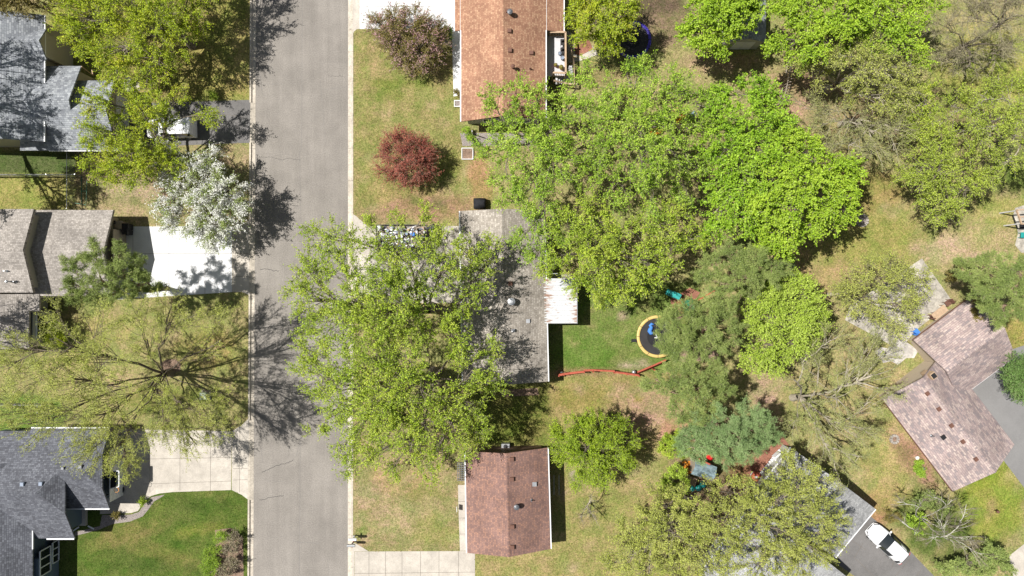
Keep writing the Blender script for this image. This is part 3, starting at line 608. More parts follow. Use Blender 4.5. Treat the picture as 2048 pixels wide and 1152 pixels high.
# deck behind it
dk = thing('deck', 'raised wooden deck with pale floor, tan railings and steps down', 'deck', W(1118, 110))
zd = 1.45; ZR = zd + 1.0
A_ = W(1101, 64, ZR); B_ = W(1131, 64, ZR); D_ = W(1131.5, 146, ZR); E_ = W(1107, 145, ZR)
xl = gD.P[1][0] - .5; mb = MB()
nb_ = 34
for i in range(nb_):
    ya = A_[1] + (D_[1] - A_[1]) * i / nb_; yb = A_[1] + (D_[1] - A_[1]) * (i + .93) / nb_
    mb.slab([(xl, ya, zd), (B_[0], ya, zd), (B_[0], yb, zd), (xl, yb, zd)], .04)
mb.build('deck_boards', M['deckgrey'], dk)
MB().box(((xl + B_[0]) / 2, (A_[1] + D_[1]) / 2, zd - .2), (B_[0] - xl - .1, abs(A_[1] - D_[1]) - .1, .15)).build('joists', M['tanwood'], dk)
for a, b in ((A_, B_), (B_, D_), (D_, E_)):
    r_ = MB().bar(a, b, .16, .05).build('handrail', M['tanwood'], dk)
    q = MB(); L = np.linalg.norm(b - a); k = int(L / .14)
    for i in range(k + 1): p = a + (b - a) * i / k; q.bar(p - [0, 0, .03], p - [0, 0, .98], .035)
    q.bar(a - [0, 0, .9], b - [0, 0, .9], .05); q.build('balusters', M['tanwood'], r_)
for p in (A_, B_, D_, E_, (B_ + D_) / 2): MB().box((p[0], p[1], 0), (.1, .1, ZR - .02)).build('post', M['tanwood'], dk)
# steps running down to a lower landing
q = MB(); L0 = W(1110, 150, 1.2)
for i in range(4):
    c = W(1113 + i * 4.6, 157, 1.25 - i * .22); q.box((c[0], c[1], c[2] - .05), (.19, 1.0, .05))
q.build('steps', M['deckgrey'], dk)
lo = [W(1127, 168, .4), W(1148, 168, .4), W(1148, 138, .4), W(1136, 134, .4), W(1127, 150, .4)]
MB().slab(lo, .1).build('landing', M['deckgrey'], dk)
for a, b in ((W(1108, 161, 1.9), W(1128, 166, 1.1)), (W(1128, 166, 1.1), W(1148, 169, 1.1)), (W(1149, 169, 1.1), W(1146, 118, 1.1)), (W(1146, 118, 1.1), W(1142.5, 88, 1.1)), (W(1142.5, 88, 1.1), W(1150, 88, 1.1))):
    r_ = MB().bar(a, b, .15, .05).build('handrail', M['tanwood'], dk); q = MB(); k = max(2, int(np.linalg.norm(b - a) / .18))
    for i in range(k + 1): p = a + (b - a) * i / k; q.bar(p - [0, 0, .03], [p[0], p[1], max(.05, p[2] - 1)], .035)
    q.build('balusters', M['tanwood'], r_)

# --- grey-blue house top left
hA = thing('house', 'house with weathered grey-blue shingles, cross gables and beige walls top left', 'house', W(60, 160))
zA1 = 3.9; rA1 = zA1 + 4.4 * .42
a_e = W(87.5, 30, zA1); b_e = W(86.5, 283, zA1); wdt = 8.8
gA = Gable((b_e[0] - wdt, b_e[1]), (b_e[0], b_e[1]), (a_e[0], a_e[1]), (a_e[0] - wdt, a_e[1]), zA1, rA1)
gA.roof(hA, 'greyblue'); gA.walls(hA, M['beigewall'])
gA2 = Gable((W(30, 58, zA1)[0], W(92, 119, zA1)[1]), (W(30, 58, zA1)[0], W(92, 58, zA1)[1]), w2(92.5, 58, zA1), w2(93, 119, zA1), zA1 + .02, 4.85)
gA2.roof(hA, 'greyblue', name='dormer_roof', skip_gutter=True); gA2.walls(hA, M['beigewall'], og=2.6, og1=.45, oe=.3)
xw = a_e[0] - .43
MB().bar((xw + .12, W(0, 60, zA1)[1], zA1 - .05), (xw + .12, W(0, 117, zA1)[1], zA1 - .05), .2, .25).build('sill', M['beigewall'], hA)
win(hA, (xw, W(0, 74, 3)[1]), (xw, W(0, 110, 3)[1]), 1.9, 3.3, (1, 0), 2, 'wood')
door(hA, (xw, W(0, 92, 1)[1]), (xw, W(0, 112, 1)[1]), .1, 1.6, (1, 0), 'black', 'patio_door')
def plane(pts, ang, nm='roof'): MB().slab([W(*p) for p in pts], .16).build(nm, roofmat('greyblue', ang), hA)
plane([(30, 200, 4.75), (137, 200, 4.75), (162, 132, 2.9), (30, 132, 2.9)], 0)
plane([(120, 220, 4.32), (211, 220, 4.32), (231, 161, 2.7), (120, 161, 2.7)], 0)
plane([(40, 200, 4.745), (137, 200, 4.745), (141, 219.5, 4.325), (211, 220, 4.325), (237, 301, 2.65), (40, 301, 2.65)], 0)
def xprism(x0, x1, prof, m, root): n = len(prof); return MB().add([(x, y, z) for x in (x0, x1) for y, z in prof], [list(range(n)), list(range(2 * n - 1, n - 1, -1))] + [(i, (i + 1) % n, n + (i + 1) % n, n + i) for i in range(n)]).build('wall', m, root)
yy = lambda py, z: W(0, py, z)[1]
xprism(W(60, 0, 3)[0], W(160, 0, 2.9)[0] - .35, [(yy(135, 2.9) - .2, 0), (yy(135, 2.9) - .2, 2.75), (yy(200, 4.75), 4.55), (yy(262, 3.5), 3.3), (yy(262, 3.5), 0)], M['beigewall'], hA)
xg = W(232, 0, 2.7)[0] - .36
xprism(W(140, 0, 3)[0], xg, [(yy(163, 2.7) - .35, 0), (yy(163, 2.7) - .35, 2.65), (yy(220, 4.3), 4.1), (yy(299, 2.7) + .35, 2.6), (yy(299, 2.7) + .35, 0)], M['beigewall'], hA)
MB().bar(W(100, 301.5, 2.55), W(236, 301.5, 2.55), .1, .12).build('gutter', M['white'], hA)
door(hA, (xg, W(0, 200)[1]), (xg, W(0, 270)[1]), 0.02, 2.1, (1, 0), 'white', 'garage_door', 4)
for (p0, p1) in ((W(163, 133, 3), W(186, 151, 1.2)), (W(186, 151, 1.2), W(184, 140, 1.0))): MB().bar(p0, p1, .08).build('rail', M['tanwood'], hA)


# --- taupe house, left middle
hB = thing('house', 'split-level house with plain taupe shingle roof beside the white concrete driveway', 'house', W(110, 540))
gB1 = Gable(w2(-150, 418, 4.2), w2(-150, 585, 4.2), w2(66, 585, 4.2), w2(67.5, 418, 4.2), 4.2, 5.5)
gB1.roof(hB, 'taupe', skip_gutter=True, t=.3); gB1.walls(hB, M['beigewall'], t=.3)
gB2 = Gable(w2(30, 420, 2.8), w2(30, 592, 2.8), w2(222, 592, 2.8), w2(226.5, 420, 2.8), 2.8, 4.15)
gB2.roof(hB, 'taupe', skip_gutter=True, t=.25); gB2.walls(hB, M['beigewall'], og=1)
xg = gB2.R1[0] - .34
door(hB, (xg, W(0, 462)[1]), (xg, W(0, 555)[1]), 0.02, 2.15, (1, 0), 'beige' if 'beige' in M else 'wood', 'garage_door', 4)
MB().bar((xg + .1, W(0, 453)[1], 2.0), (xg + .1, W(0, 452)[1] + .3, 2.0), .15).build('wall_lamp', M['black'], hB)
vent(hB, gB1, 14, 542, 'pipe', 'steel', .3); vent(hB, gB1, 22, 563, 'cap', 'steel', .22); vent(hB, gB1, 33, 563, 'pipe', 'grey')
zB3 = 2.9; xe1 = W(61.5, 650, zB3)[0]; xe2 = W(78.5, 600, zB3)[0]
sB = .3
def zb(x): return zB3 + (xe2 - x) * sB
ya = W(0, 588, 3)[1]; yb_ = W(0, 622, 3)[1]; yc = W(0, 697, 3)[1]
MB().slab([(xe2, ya, zb(xe2)), (xe2, yb_, zb(xe2)), (xe1, yb_, zb(xe1)), (xe1, yc, zb(xe1)), (-60, yc, zb(xe1) + 1.7), (-60, ya, zb(xe1) + 1.7)][0:4] + [(xe1, yc, zb(xe1)), (xe1 - 5, yc, zb(xe1 - 5)), (xe1 - 5, ya, zb(xe1 - 5))][0:3], .2).build('roof', roofmat('taupe', math.pi / 2), hB)
MB().slab([(xe1 - 5, ya, zb(xe1 - 5)), (xe1 - 5, yc, zb(xe1 - 5)), (xe1 - 10, yc, zb(xe1)), (xe1 - 10, ya, zb(xe1))], .2).build('roof', roofmat('taupe', math.pi / 2), hB)
q = MB(); q.box(((xe1 - .45 - 4.5), (ya + yc) / 2 + .1, 0), (9.0, abs(ya - yc) - .5, zB3 - .05)); q.build('wall', M['palewall'], hB)
win(hB, (xe1 + .0, W(0, 628, 2)[1]), (xe1 + .0, W(0, 676, 2)[1]), .7, 2.2, (1, 0), 3)
MB().box((xe1 + .0 - .06, W(0, 652, 1)[1], 0), (.1, W(0, 622, 2)[1] - W(0, 680, 2)[1], 2.6)).build('bay_wall', M['palewall'], hB)
for px, py in ((62, 624), (80, 594)):
    p = W(px, py, 2.6); MB().box((p[0], p[1], 0), (.12, .12, 2.6)).build('porch_post', M['white'], hB)

# --- slate blue house bottom left
hC = thing('house', 'house with dark slate shingles and blue siding beside the curved gravel bed', 'house', W(110, 1000))
gC1 = Gable(w2(62, 857, 2.8), w2(40, 1017, 2.8), w2(218.5, 1017, 2.8), w2(218.5, 857, 2.8), 2.8, 4.6, .42)
gC1.roof(hC, 'slate'); gC1.walls(hC, M['bluewall'], og=1)
gC2 = Gable(w2(-60, 862, 2.9), w2(-60, 1077, 2.9), w2(149.5, 1077, 2.9), w2(149.5, 862, 2.9), 2.9, 5.3, .45)
gC2.roof(hC, 'slate', skip_gutter=True); gC2.walls(hC, M['bluewall'], og=1)
p0 = W(94, 1077.5, 2.85); p1 = W(149, 1077.5, 2.85); MB().bar(p0, p1, .12, .14).build('gutter', M['white'], hC)
zC3 = 3.3; xc = W(65, 1060, zC3)[0]
gC3 = Gable((xc - 9, W(0, 1230, zC3)[1]), (xc, W(0, 1230, zC3)[1]), (xc, W(0, 922, zC3)[1]), (xc - 9, W(0, 922, zC3)[1]), zC3, 5.9)
gC3.roof(hC, 'slate', skip_gutter=True); gC3.walls(hC, M['bluewall'])
p0 = W(65.5, 1037, 3.25); p1 = W(65.5, 1098, 3.25); MB().bar(p0, p1, .12, .14).build('gutter', M['white'], hC)
xw = xc + .35
MB().box((xw - 1.0, W(0, 1160, 1)[1], 0), (1.6, 5.2, 2.75)).build('bay_wall', M['bluewall'], hC)
xq = xw - .2
win(hC, (xq, W(0, 1098, 2)[1]), (xq, W(0, 1148, 2)[1]), 1.2, 2.6, (1, 0), 3); win(hC, (xq + .02, W(0, 1086, 1.0)[1]), (xq + .02, W(0, 1128, 1.0)[1]), .1, .95, (1, 0), 3)
for px, py in ((46, 968), (83, 967)): vent(hC, gC2, px, py, 'box', 'bluegrey' if 'bluegrey' in M else 'grey', .3)
vent(hC, gC2, 127, 936, 'box', 'grey', .22); vent(hC, gC1, 162, 933, 'box', 'grey', .28)
xg = gC1.R1[0] - .36
door(hC, (xg, W(0, 890)[1]), (xg, W(0, 990)[1]), .02, 2.2, (1, 0), 'white', 'garage_door', 4)
for px, py in ((146, 1062), (176, 1052)):
    MB().bar(W(px, py, .4), W(px + 12, py - 8 if px < 150 else py + 6, .4), .12, .05).build('porch_step', M['white'], hC)
MB().box(W(158, 1030)[:2].tolist() + [0], (1.6, 1.8, .3)).build('porch', M['concrete'], hC)

# --- pink-grey house at the right, turned
hG = thing('house', 'L-shaped house with large mottled pink and grey shingles, turned to the street grid', 'house', W(1900, 810))
zG, rG = 2.7, 4.2
gG1 = Gable(w2(1765, 798, zG), w2(1888, 704, zG), w2(2029, 889, zG), w2(1906, 983, zG), zG, rG)
gG1.roof(hG, 'pink', gutter='brown', skip_gutter=True); gG1.walls(hG, M['tanwall'], oe=.8, og=.75)
gG2 = Gable(w2(1827, 680, zG), w2(1917, 798, zG), w2(2031, 713, zG), w2(1939, 596, zG), zG + .03, rG + .05)
gG2.roof(hG, 'pink', skip_gutter=True); gG2.walls(hG, M['tanwall'], oe=.8, og=.75)
for px, py in ((1854, 787), (1877, 818), (1902, 851), (1925, 883), (1951, 918)): vent(hG, gG1, px, py, 'box', 'brown', .3)
vent(hG, gG1, 1886, 874, 'box', 'black', .34); vent(hG, gG1, 1863, 871, 'pipe', 'grey')
p = wz(gG1, 1860, 750, -.8); q = MB(); q.box(p, (.55, .5, 1.35), gG1.ang); ch = q.build('chimney', M['tanwood'], hG)
MB().box((p[0], p[1], p[2] + 1.35), (.42, .38, .06), gG1.ang).build('flue', M['black'], ch)
for G_, e0, e1 in ((gG2, 0, 3),):
    a, b = G_.P[0], G_.P[3]; MB().bar((a[0], a[1], zG - .1), (b[0], b[1], zG - .1), .1, .14).build('gutter', M['brown'], hG)
a, b = gG1.P[0], gG1.P[3]; MB().bar((a[0], a[1], zG - .1), (b[0], b[1], zG - .1), .1, .14).build('gutter', M['brown'], hG)
a, b = gG2.P[1], gG2.P[2]; MB().bar((a[0], a[1], zG - .1), (b[0], b[1], zG - .1), .1, .14).build('gutter', M['white'], hG)

# --- light grey house bottom right, turned
hH = thing('house', 'turned house with pale grey asphalt shingles half hidden by olive trees', 'house', W(1600, 1020))
gH = Gable(w2(1751, 1018, 2.8), w2(1583, 896, 2.8), w2(1503, 995, 2.8), w2(1671, 1115, 2.8), 2.8, 4.3)
gH.roof(hH, 'lightgrey'); gH.walls(hH, M['palewall'])
gH2 = Gable(w2(1720, 1172, 2.65), w2(1545, 1040, 2.65), w2(1360, 1150, 2.65), w2(1560, 1320, 2.65), 2.65, 3.9)
gH2 = Gable(w2(1697, 1156, 2.65), w2(1508, 1006, 2.65), w2(1400, 1148, 2.65), w2(1590, 1296, 2.65), 2.65, 4.0)
gH2.roof(hH, 'lightgrey'); gH2.walls(hH, M['palewall'])
vent(hH, gH, 1640, 965, 'box', 'grey', .3); vent(hH, gH, 1600, 1010, 'pipe', 'grey'); vent(hH, gH2, 1500, 1100, 'box', 'grey', .3)
a = gH.P[0] + (gH.P[3] - gH.P[0]) * .12 - gH.d * 0; sd_ = -gH.n * np.sign(np.dot(gH.P[1] - gH.R0, gH.n)) if False else (gH.P[0] - gH.P[1]) / np.linalg.norm(gH.P[0] - gH.P[1])
b = gH.P[0] + (gH.P[3] - gH.P[0]) * .88
door(hH, a - sd_ * .42, b - sd_ * .42, .02, 2.15, (sd_[0], sd_[1]), 'white', 'garage_door', 4)
pdk = thing('porch', 'white railed porch along the back of the pale grey turned house', 'porch', W(1545, 930))
q = MB(); 
for i in range(12):
    c = W(1524 + i * 3.7, 960 - i * 4.6, .6); q.box((c[0], c[1], .5), (.2, 1.1, .06), R(38))
q.build('boards', M['white'], pdk)
for a, b in ((W(1528, 962, 1.5), W(1554, 929, 1.5)), (W(1551, 916, 1.4), W(1561, 907, 1.4))): 
    r_ = MB().bar(a, b, .12, .08).build('railing', M['white'], pdk); q = MB()
    for i in range(9): p = a + (b - a) * i / 8; q.bar(p - [0, 0, .04], [p[0], p[1], .55], .05)
    q.build('balusters', M['white'], r_)
MB().box(W(1557, 917)[:2].tolist() + [0], (1.1, .9, .95), R(35)).build('bench_box', M['white'], pdk)

# --- garden shed top
sh = thing('garden_shed', 'small garden shed with grey shingles and cream doors half under the bright maple', 'shed', W(1495, 45))
gS = Gable(w2(1455, 84, 2.1), w2(1532, 85, 2.1), w2(1532, -10, 2.1), w2(1455, -10, 2.1), 2.1, 3.0)
gS.roof(sh, 'greyblue', skip_gutter=True, t=.08); gS.walls(sh, M['palewall'], oe=.15, og=.1, t=.08)
yS = gS.P[0][1] + .1; door(sh, (gS.R0[0] - .9, yS), (gS.R0[0] - .02, yS), .05, 1.9, (0, -1), 'tanwood' if False else 'white'); door(sh, (gS.R0[0] + .02, yS), (gS.R0[0] + .9, yS), .05, 1.9, (0, -1), 'white')
# ---------------------------------------------------------------- trees
def nrm(a): return a / (np.linalg.norm(a, axis=-1, keepdims=True) + 1e-9)
def tubes(P, r0, r1, n=3):
    """P (k, m, 3) polylines -> verts, quads"""
    k, m, _ = P.shape
    d = np.empty_like(P); d[:, 1:-1] = P[:, 2:] - P[:, :-2]; d[:, 0] = P[:, 1] - P[:, 0]; d[:, -1] = P[:, -1] - P[:, -2]; d = nrm(d)
    up = np.where(np.abs(d[..., 2:3]) < .9, np.array([0, 0, 1.0]), np.array([1.0, 0, 0]))
    a = nrm(np.cross(d, up)); b = np.cross(d, a)
    r0 = np.broadcast_to(np.asarray(r0, float), (k,)); r1 = np.broadcast_to(np.asarray(r1, float), (k,))
    t = np.linspace(0, 1, m)[None, :]; rad = r0[:, None] * (1 - t) + r1[:, None] * t
    th = np.arange(n) * 2 * np.pi / n
    V = P[:, :, None, :] + (a[:, :, None, :] * np.cos(th)[None, None, :, None] + b[:, :, None, :] * np.sin(th)[None, None, :, None]) * rad[:, :, None, None]
    V = V.reshape(-1, 3); idx = np.arange(k * m * n).reshape(k, m, n)
    q = np.stack([idx[:, :-1, :], np.roll(idx[:, :-1, :], -1, 2), np.roll(idx[:, 1:, :], -1, 2), idx[:, 1:, :]], -1).reshape(-1, 4)
    return V, q
def curve(p0, c, p1, m=5):
    t = np.linspace(0, 1, m)[None, :, None]
    return p0[:, None] * (1 - t) ** 2 + 2 * c[:, None] * t * (1 - t) + p1[:, None] * t ** 2
def meshq(name, parts, m, parent, smooth=False):
    off = 0; VV = []; QQ = []
    for V, q in parts:
        VV.append(V); QQ.append(q + off); off += len(V)
    V = np.concatenate(VV); Q = np.concatenate(QQ)
    return link_mesh(name, V, Q.ravel(), np.arange(len(Q)) * 4, m, parent, smooth)
def leaves(pos, dirs, size, aspect, upb=.55, droop=0.0, alongd=.5):
    n = len(pos)
    nn = nrm(rng.normal(size=(n, 3)) * .75 + np.array([0, 0, upb]))
    a = nrm(dirs * alongd + rng.normal(size=(n, 3)) * .6 + np.array([0, 0, -droop])); a = nrm(a - nn * (a * nn).sum(-1, keepdims=True)); b = np.cross(nn, a)
    L = size * rng.uniform(.65, 1.35, (n, 1)); Wd = L * aspect
    p0 = pos; p1 = pos + a * L * .45 + b * Wd * .5 + nn * L * .08; p2 = pos + a * L; p3 = pos + a * L * .45 - b * Wd * .5 + nn * L * .08
    V = np.stack([p0, p1, p2, p3], 1).reshape(-1, 3); q = np.arange(4 * n).reshape(n, 4); return V, q
LEAFCOUNT = 0
def tree(name, label, cat, base, blobs, leaf, bark, trunk=.28, fork=2.5, dens=5.0, nt=9, nl=9, tuft=.78, size=.17, aspect=.6, twig=(.5, 1.1), u=(.55, 1.0),
         upb=.55, zk=.55, group=None, dirk=.8, spread=.55, limb=.5, droop=0.0, tw=(.012, .006), rise=.25, leaf2=None, f2=.3, lift=0.0, twm=None, kind='deciduous'):
    """limbs to every lobe of the crown, branches through it, twigs on them, leaves on the twigs.
       blobs: (px, py, r px, z[, rz])"""
    global LEAFCOUNT
    size *= .7; nl = int(round(nl * 1.95)); b0 = W(base[0], base[1], 0); root = thing(name, label, cat, b0, group)
    fk = b0 + np.array([rng.normal() * .15, rng.normal() * .15, fork])
    cs = [(W(b[0], b[1], b[3]), b[2] / S * (HC - b[3]) / HC, (b[4] if len(b) > 4 else None)) for b in blobs]
    wood = []; tw_parts = []; LP = []; LD = []
    # trunk
    fl = np.array([[b0 - [0, 0, .15], b0 + [0, 0, .25], b0 + (fk - b0) * .4, b0 + (fk - b0) * .75 + rng.normal(size=3) * .04, fk]])
    V, q = tubes(fl, trunk * 1.25, trunk * .85, 10); wood.append((V, q))
    # limbs branch off one another, the nearer lobes carrying the farther ones
    cc_ = np.array([c for c, _, _ in cs]); D = np.linalg.norm((cc_ - fk)[:, :2], axis=1); order = np.argsort(D); par = {}; plen = {}
    for oi, i in enumerate(order):
        best = (np.linalg.norm(cc_[i] - fk), -1); 
        for j in order[:oi]:
            if D[j] > .93 * D[i]: continue
            cst = np.linalg.norm(cc_[i] - cc_[j]) * 1.05 + .62 * plen[j]
            if cst < best[0]: best = (cst, j)
        par[i] = best[1]; plen[i] = np.linalg.norm(cc_[i] - (fk if best[1] < 0 else cc_[best[1]])) + (0 if best[1] < 0 else plen[best[1]])
    nd = {i: 1 for i in order}
    for i in order[::-1]:
        if par[i] >= 0: nd[par[i]] += nd[i]
    path = {}; rb = limb * trunk * 2.0 / math.sqrt(len(cs)) * 1.15
    for i in order:
        c, r, rz = cs[i]; rz = rz if rz else r * zk
        if par[i] < 0: s0 = fk; pr = trunk * .8
        else:
            pp = path[par[i]]; s0 = pp[5] * .6 + pp[6] * .4; pr = rb * math.sqrt(nd[par[i]])
        d = c - s0; L = np.linalg.norm(d) + .01
        tgt = c + np.array([0, 0, -rz * .3]); ctrl = s0 + d * .45 + np.array([0, 0, (.10 if kind != 'pine' else .0) * L]) + rng.normal(size=3) * .05 * L
        if par[i] >= 0:
            pd = nrm((pp[6] - pp[5])[None])[0]; ctrl = ctrl * .6 + (s0 + pd * L * .45) * .4
        lp = curve(s0[None], ctrl[None], tgt[None], 8)
        lp[:, 2:-1] += rng.normal(size=(1, 5, 3)) * .012 * L
        path[i] = lp[0]; r0 = min(pr * .8, rb * math.sqrt(nd[i]) * rng.uniform(.85, 1.1))
        wood.append(tubes(lp, r0, max(.022, r0 * (.62 if nd[i] > 1 else .3)), 6))
        dn = dens * tuft * rng.uniform(.75, 1.25); nt_ = int(round(nt / tuft)); nb = max(5, int(dn * r * r + 3))
        ts = rng.uniform(.35, 1.0, nb) ** .8; seg = ts * 7; i0 = np.minimum(seg.astype(int), 6); fr = (seg - i0)[:, None]
        st = lp[0][i0] * (1 - fr) + lp[0][i0 + 1] * fr
        dr = nrm(rng.normal(size=(nb, 3)) * np.array([1, 1, .8]) + np.array([0, 0, rise])); uu = rng.uniform(u[0] ** 2, u[1] ** 2, (nb, 1)) ** .5
        end = c + dr * uu * np.array([r, r, rz]) + np.array([0, 0, lift])
        mid = (st + end) / 2 + rng.normal(size=(nb, 3)) * .12 * r + np.array([0, 0, .08 * r])
        br = curve(st, mid, end, 5); wood.append(tubes(br, min(.045, max(.018, r0 * .3)), .011, 4))
        # twigs
        K = nb * nt_; bi = np.repeat(np.arange(nb), nt_); t = 1 - (1 - rng.uniform(.0, 1.0, K) ** .6) * .62; sg = t * 4; j0 = np.minimum(sg.astype(int), 3); f = (sg - j0)[:, None]
        ts_ = br[bi, j0] * (1 - f) + br[bi, j0 + 1] * f; bd = nrm(br[bi, j0 + 1] - br[bi, j0])
        td = nrm(bd * dirk + rng.normal(size=(K, 3)) * spread + np.array([0, 0, .12 - droop])); TL = rng.uniform(twig[0], twig[1], (K, 1))
        te = ts_ + td * TL + np.array([0, 0, -droop * .3]) * TL
        tm = (ts_ + te) / 2 + rng.normal(size=(K, 3)) * .05 + np.array([0, 0, .05 + droop * .15])
        tp = curve(ts_, tm, te, 3); tw_parts.append(tubes(tp, tw[0], tw[1], 3))
        if nl > 0:
            N = K * nl; ki = np.repeat(np.arange(K), nl); s = rng.uniform(.12, 1.05, (N, 1))
            pos = ts_[ki] * (1 - s) ** 2 + 2 * tm[ki] * s * (1 - s) + te[ki] * s ** 2 + rng.normal(size=(N, 3)) * .05
            LP.append(pos); LD.append(td[ki])
    meshq('trunk', wood, bark, root, True)
    meshq('twigs', tw_parts, twm or M['twig'], root).data['pieces'] = 'twigs of one crown'
    if LP:
        P = np.concatenate(LP); Dd = np.concatenate(LD); LEAFCOUNT += len(P)
        if leaf2 is not None:
            sn = np.sin(3.3 * P[:, 0] + 1.1 * np.sin(2 * P[:, 1])) * np.sin(2.9 * P[:, 1] + P[:, 2]); mk = rng.random(len(P)) < f2 * (1 + 1.3 * sn)
            V, q = leaves(P[~mk], Dd[~mk], size, aspect, upb, droop); link_mesh('crown', V, q.ravel(), np.arange(len(q)) * 4, leaf, root)
            V, q = leaves(P[mk] + [0, 0, .04], Dd[mk], size * 1.05, .85, upb + .5, droop); link_mesh('blossom', V, q.ravel(), np.arange(len(q)) * 4, leaf2, root)
        else:
            V, q = leaves(P, Dd, size, aspect, upb, droop); link_mesh('crown', V, q.ravel(), np.arange(len(q)) * 4, leaf, root)
    return root

G = lambda *c: [tuple(x) for x in c]
LM = {}
LM['olive'] = leafmat('yellow_green_young_leaves', G((.15, .22, .01), (.29, .39, .02), (.43, .5, .035), (.5, .45, .05)), .24)
LM['oliveT'] = leafmat('olive_catkin_leaves', G((.23, .27, .05), (.39, .43, .09), (.52, .54, .15)), .24)
LM['mid'] = leafmat('fresh_green_leaves', G((.13, .21, .018), (.26, .37, .03), (.40, .50, .055), (.49, .50, .08)), .24)
LM['mid2'] = leafmat('soft_green_leaves', G((.10, .19, .015), (.22, .36, .03), (.36, .50, .055), (.46, .53, .11)), .22)
LM['maple2'] = leafmat('grass_green_maple_leaves', G((.11, .22, .015), (.24, .40, .025), (.38, .52, .05)), .22)
LM['olive2'] = leafmat('pale_olive_leaves', G((.19, .26, .03), (.33, .42, .05), (.47, .54, .09)), .22)
LM['bright'] = leafmat('bright_maple_leaves', G((.16, .28, .018), (.29, .43, .03), (.43, .55, .06)), .24)
LM['maple3'] = leafmat('mid_yellow_green_leaves', G((.13, .21, .012), (.27, .38, .025), (.41, .5, .045)), .24)
LM['lime'] = leafmat('lime_maple_leaves', G((.22, .31, .03), (.33, .44, .055), (.45, .55, .1)), .24)
LM['pine'] = leafmat('pine_needles', G((.14, .20, .055), (.26, .33, .09), (.40, .45, .15)), .2)
LM['spruce'] = leafmat('blue_green_needles', G((.13, .21, .075), (.24, .345, .13), (.37, .47, .21)), .2)
LM['darkcon'] = leafmat('dark_conifer_needles', G((.08, .15, .04), (.14, .24, .06), (.22, .34, .11)), .2)
LM['red'] = leafmat('crimson_leaves', G((.17, .045, .033), (.33, .095, .07), (.52, .21, .14)), .2)
LM['bronze'] = leafmat('bronze_green_leaves', G((.13, .11, .03), (.21, .18, .045), (.3, .24, .08)), .25)
LM['pink'] = leafmat('pink_petals', G((.32, .15, .17), (.48, .29, .3), (.62, .46, .45)), .3)
LM['whitefl'] = leafmat('white_petals', G((.7, .71, .6), (.82, .83, .74), (.85, .85, .8)), .3)
LM['sage'] = leafmat('sage_green_leaves', G((.19, .26, .07), (.32, .4, .12), (.45, .52, .2)), .3)
LM['tanbud'] = leafmat('tan_buds', G((.25, .27, .09), (.35, .38, .13), (.43, .47, .15)), .3)
LM['greyleaf'] = leafmat('grey_dry_leaves', G((.24, .2, .14), (.33, .28, .2), (.27, .3, .1)), .3)

# top left
tree('broadleaf_tree', 'spreading yellow-green tree in the top left yard above the grey-blue roof', 'tree', (385, 92),
     [(170, 35, 58, 6), (245, 10, 68, 7), (310, 45, 68, 7), (370, 20, 52, 6), (240, 100, 56, 5.5), (305, 125, 50, 5), (350, 85, 46, 5.5), (230, 150, 36, 4.5), (190, 90, 42, 5), (380, -60, 70, 6.5), (290, -60, 80, 7), (290, 175, 30, 4), (150, -20, 50, 5.5), (130, 60, 24, 5), (400, 60, 26, 4.5)],
     LM['olive'], M['bark'], .34, 2.6, dens=5.2, nt=9, nl=9, size=.17)
tree('broadleaf_tree', 'yellow-olive tree arching over the white van and the grey-blue garage roof', 'tree', (350, 312),
     [(190, 205, 34, 6), (215, 250, 42, 3.8), (180, 260, 30, 5.5), (255, 208, 40, 4.5), (240, 300, 52, 6.5), (195, 315, 40, 5.5), (290, 225, 38, 6), (290, 305, 44, 6), (345, 320, 34, 5), (280, 345, 42, 5), (345, 205, 30, 5.5), (410, 225, 26, 4.5), (230, 345, 34, 5), (330, 235, 20, 5)],
     LM['olive'], M['bark'], .3, 2.0, dens=5.5, nt=9, nl=9, size=.16)
tree('blossom_tree', 'white flowering tree at the kerb above the white concrete driveway', 'tree', (448, 405),
     [(345, 350, 36, 3.8), (340, 400, 40, 3.8), (390, 330, 38, 4.2), (405, 380, 50, 4.8), (455, 380, 40, 4.4), (465, 430, 36, 3.8), (420, 440, 42, 4.2), (375, 430, 42, 4), (345, 440, 26, 3.2), (435, 475, 26, 3), (400, 470, 26, 3), (430, 320, 28, 3.8), (475, 400, 24, 3.8), (340, 310, 24, 3.5)],
     LM['sage'], M['bark'], .22, 1.6, dens=8, nt=9, nl=9, size=.14, leaf2=LM['whitefl'], f2=.5)
tree('pine_tree', 'green long-needled pine leaning over the taupe garage roof', 'tree', (335, 577),
     [(150, 522, 26, 9), (190, 508, 30, 9.5), (235, 510, 28, 9.5), (272, 528, 24, 9), (150, 570, 30, 8.5), (195, 552, 36, 10), (240, 550, 36, 10), (180, 595, 30, 8), (215, 590, 32, 8.5), (262, 575, 28, 8.5), (285, 545, 20, 9), (140, 590, 18, 8), (300, 570, 20, 5), (318, 582, 16, 3.6)],
     LM['pine'], M['pinebark'], .19, 4.0, dens=8, nt=10, nl=16, size=.24, aspect=.16, twig=(.25, .55), spread=.8, upb=.2, limb=.35, kind='pine')
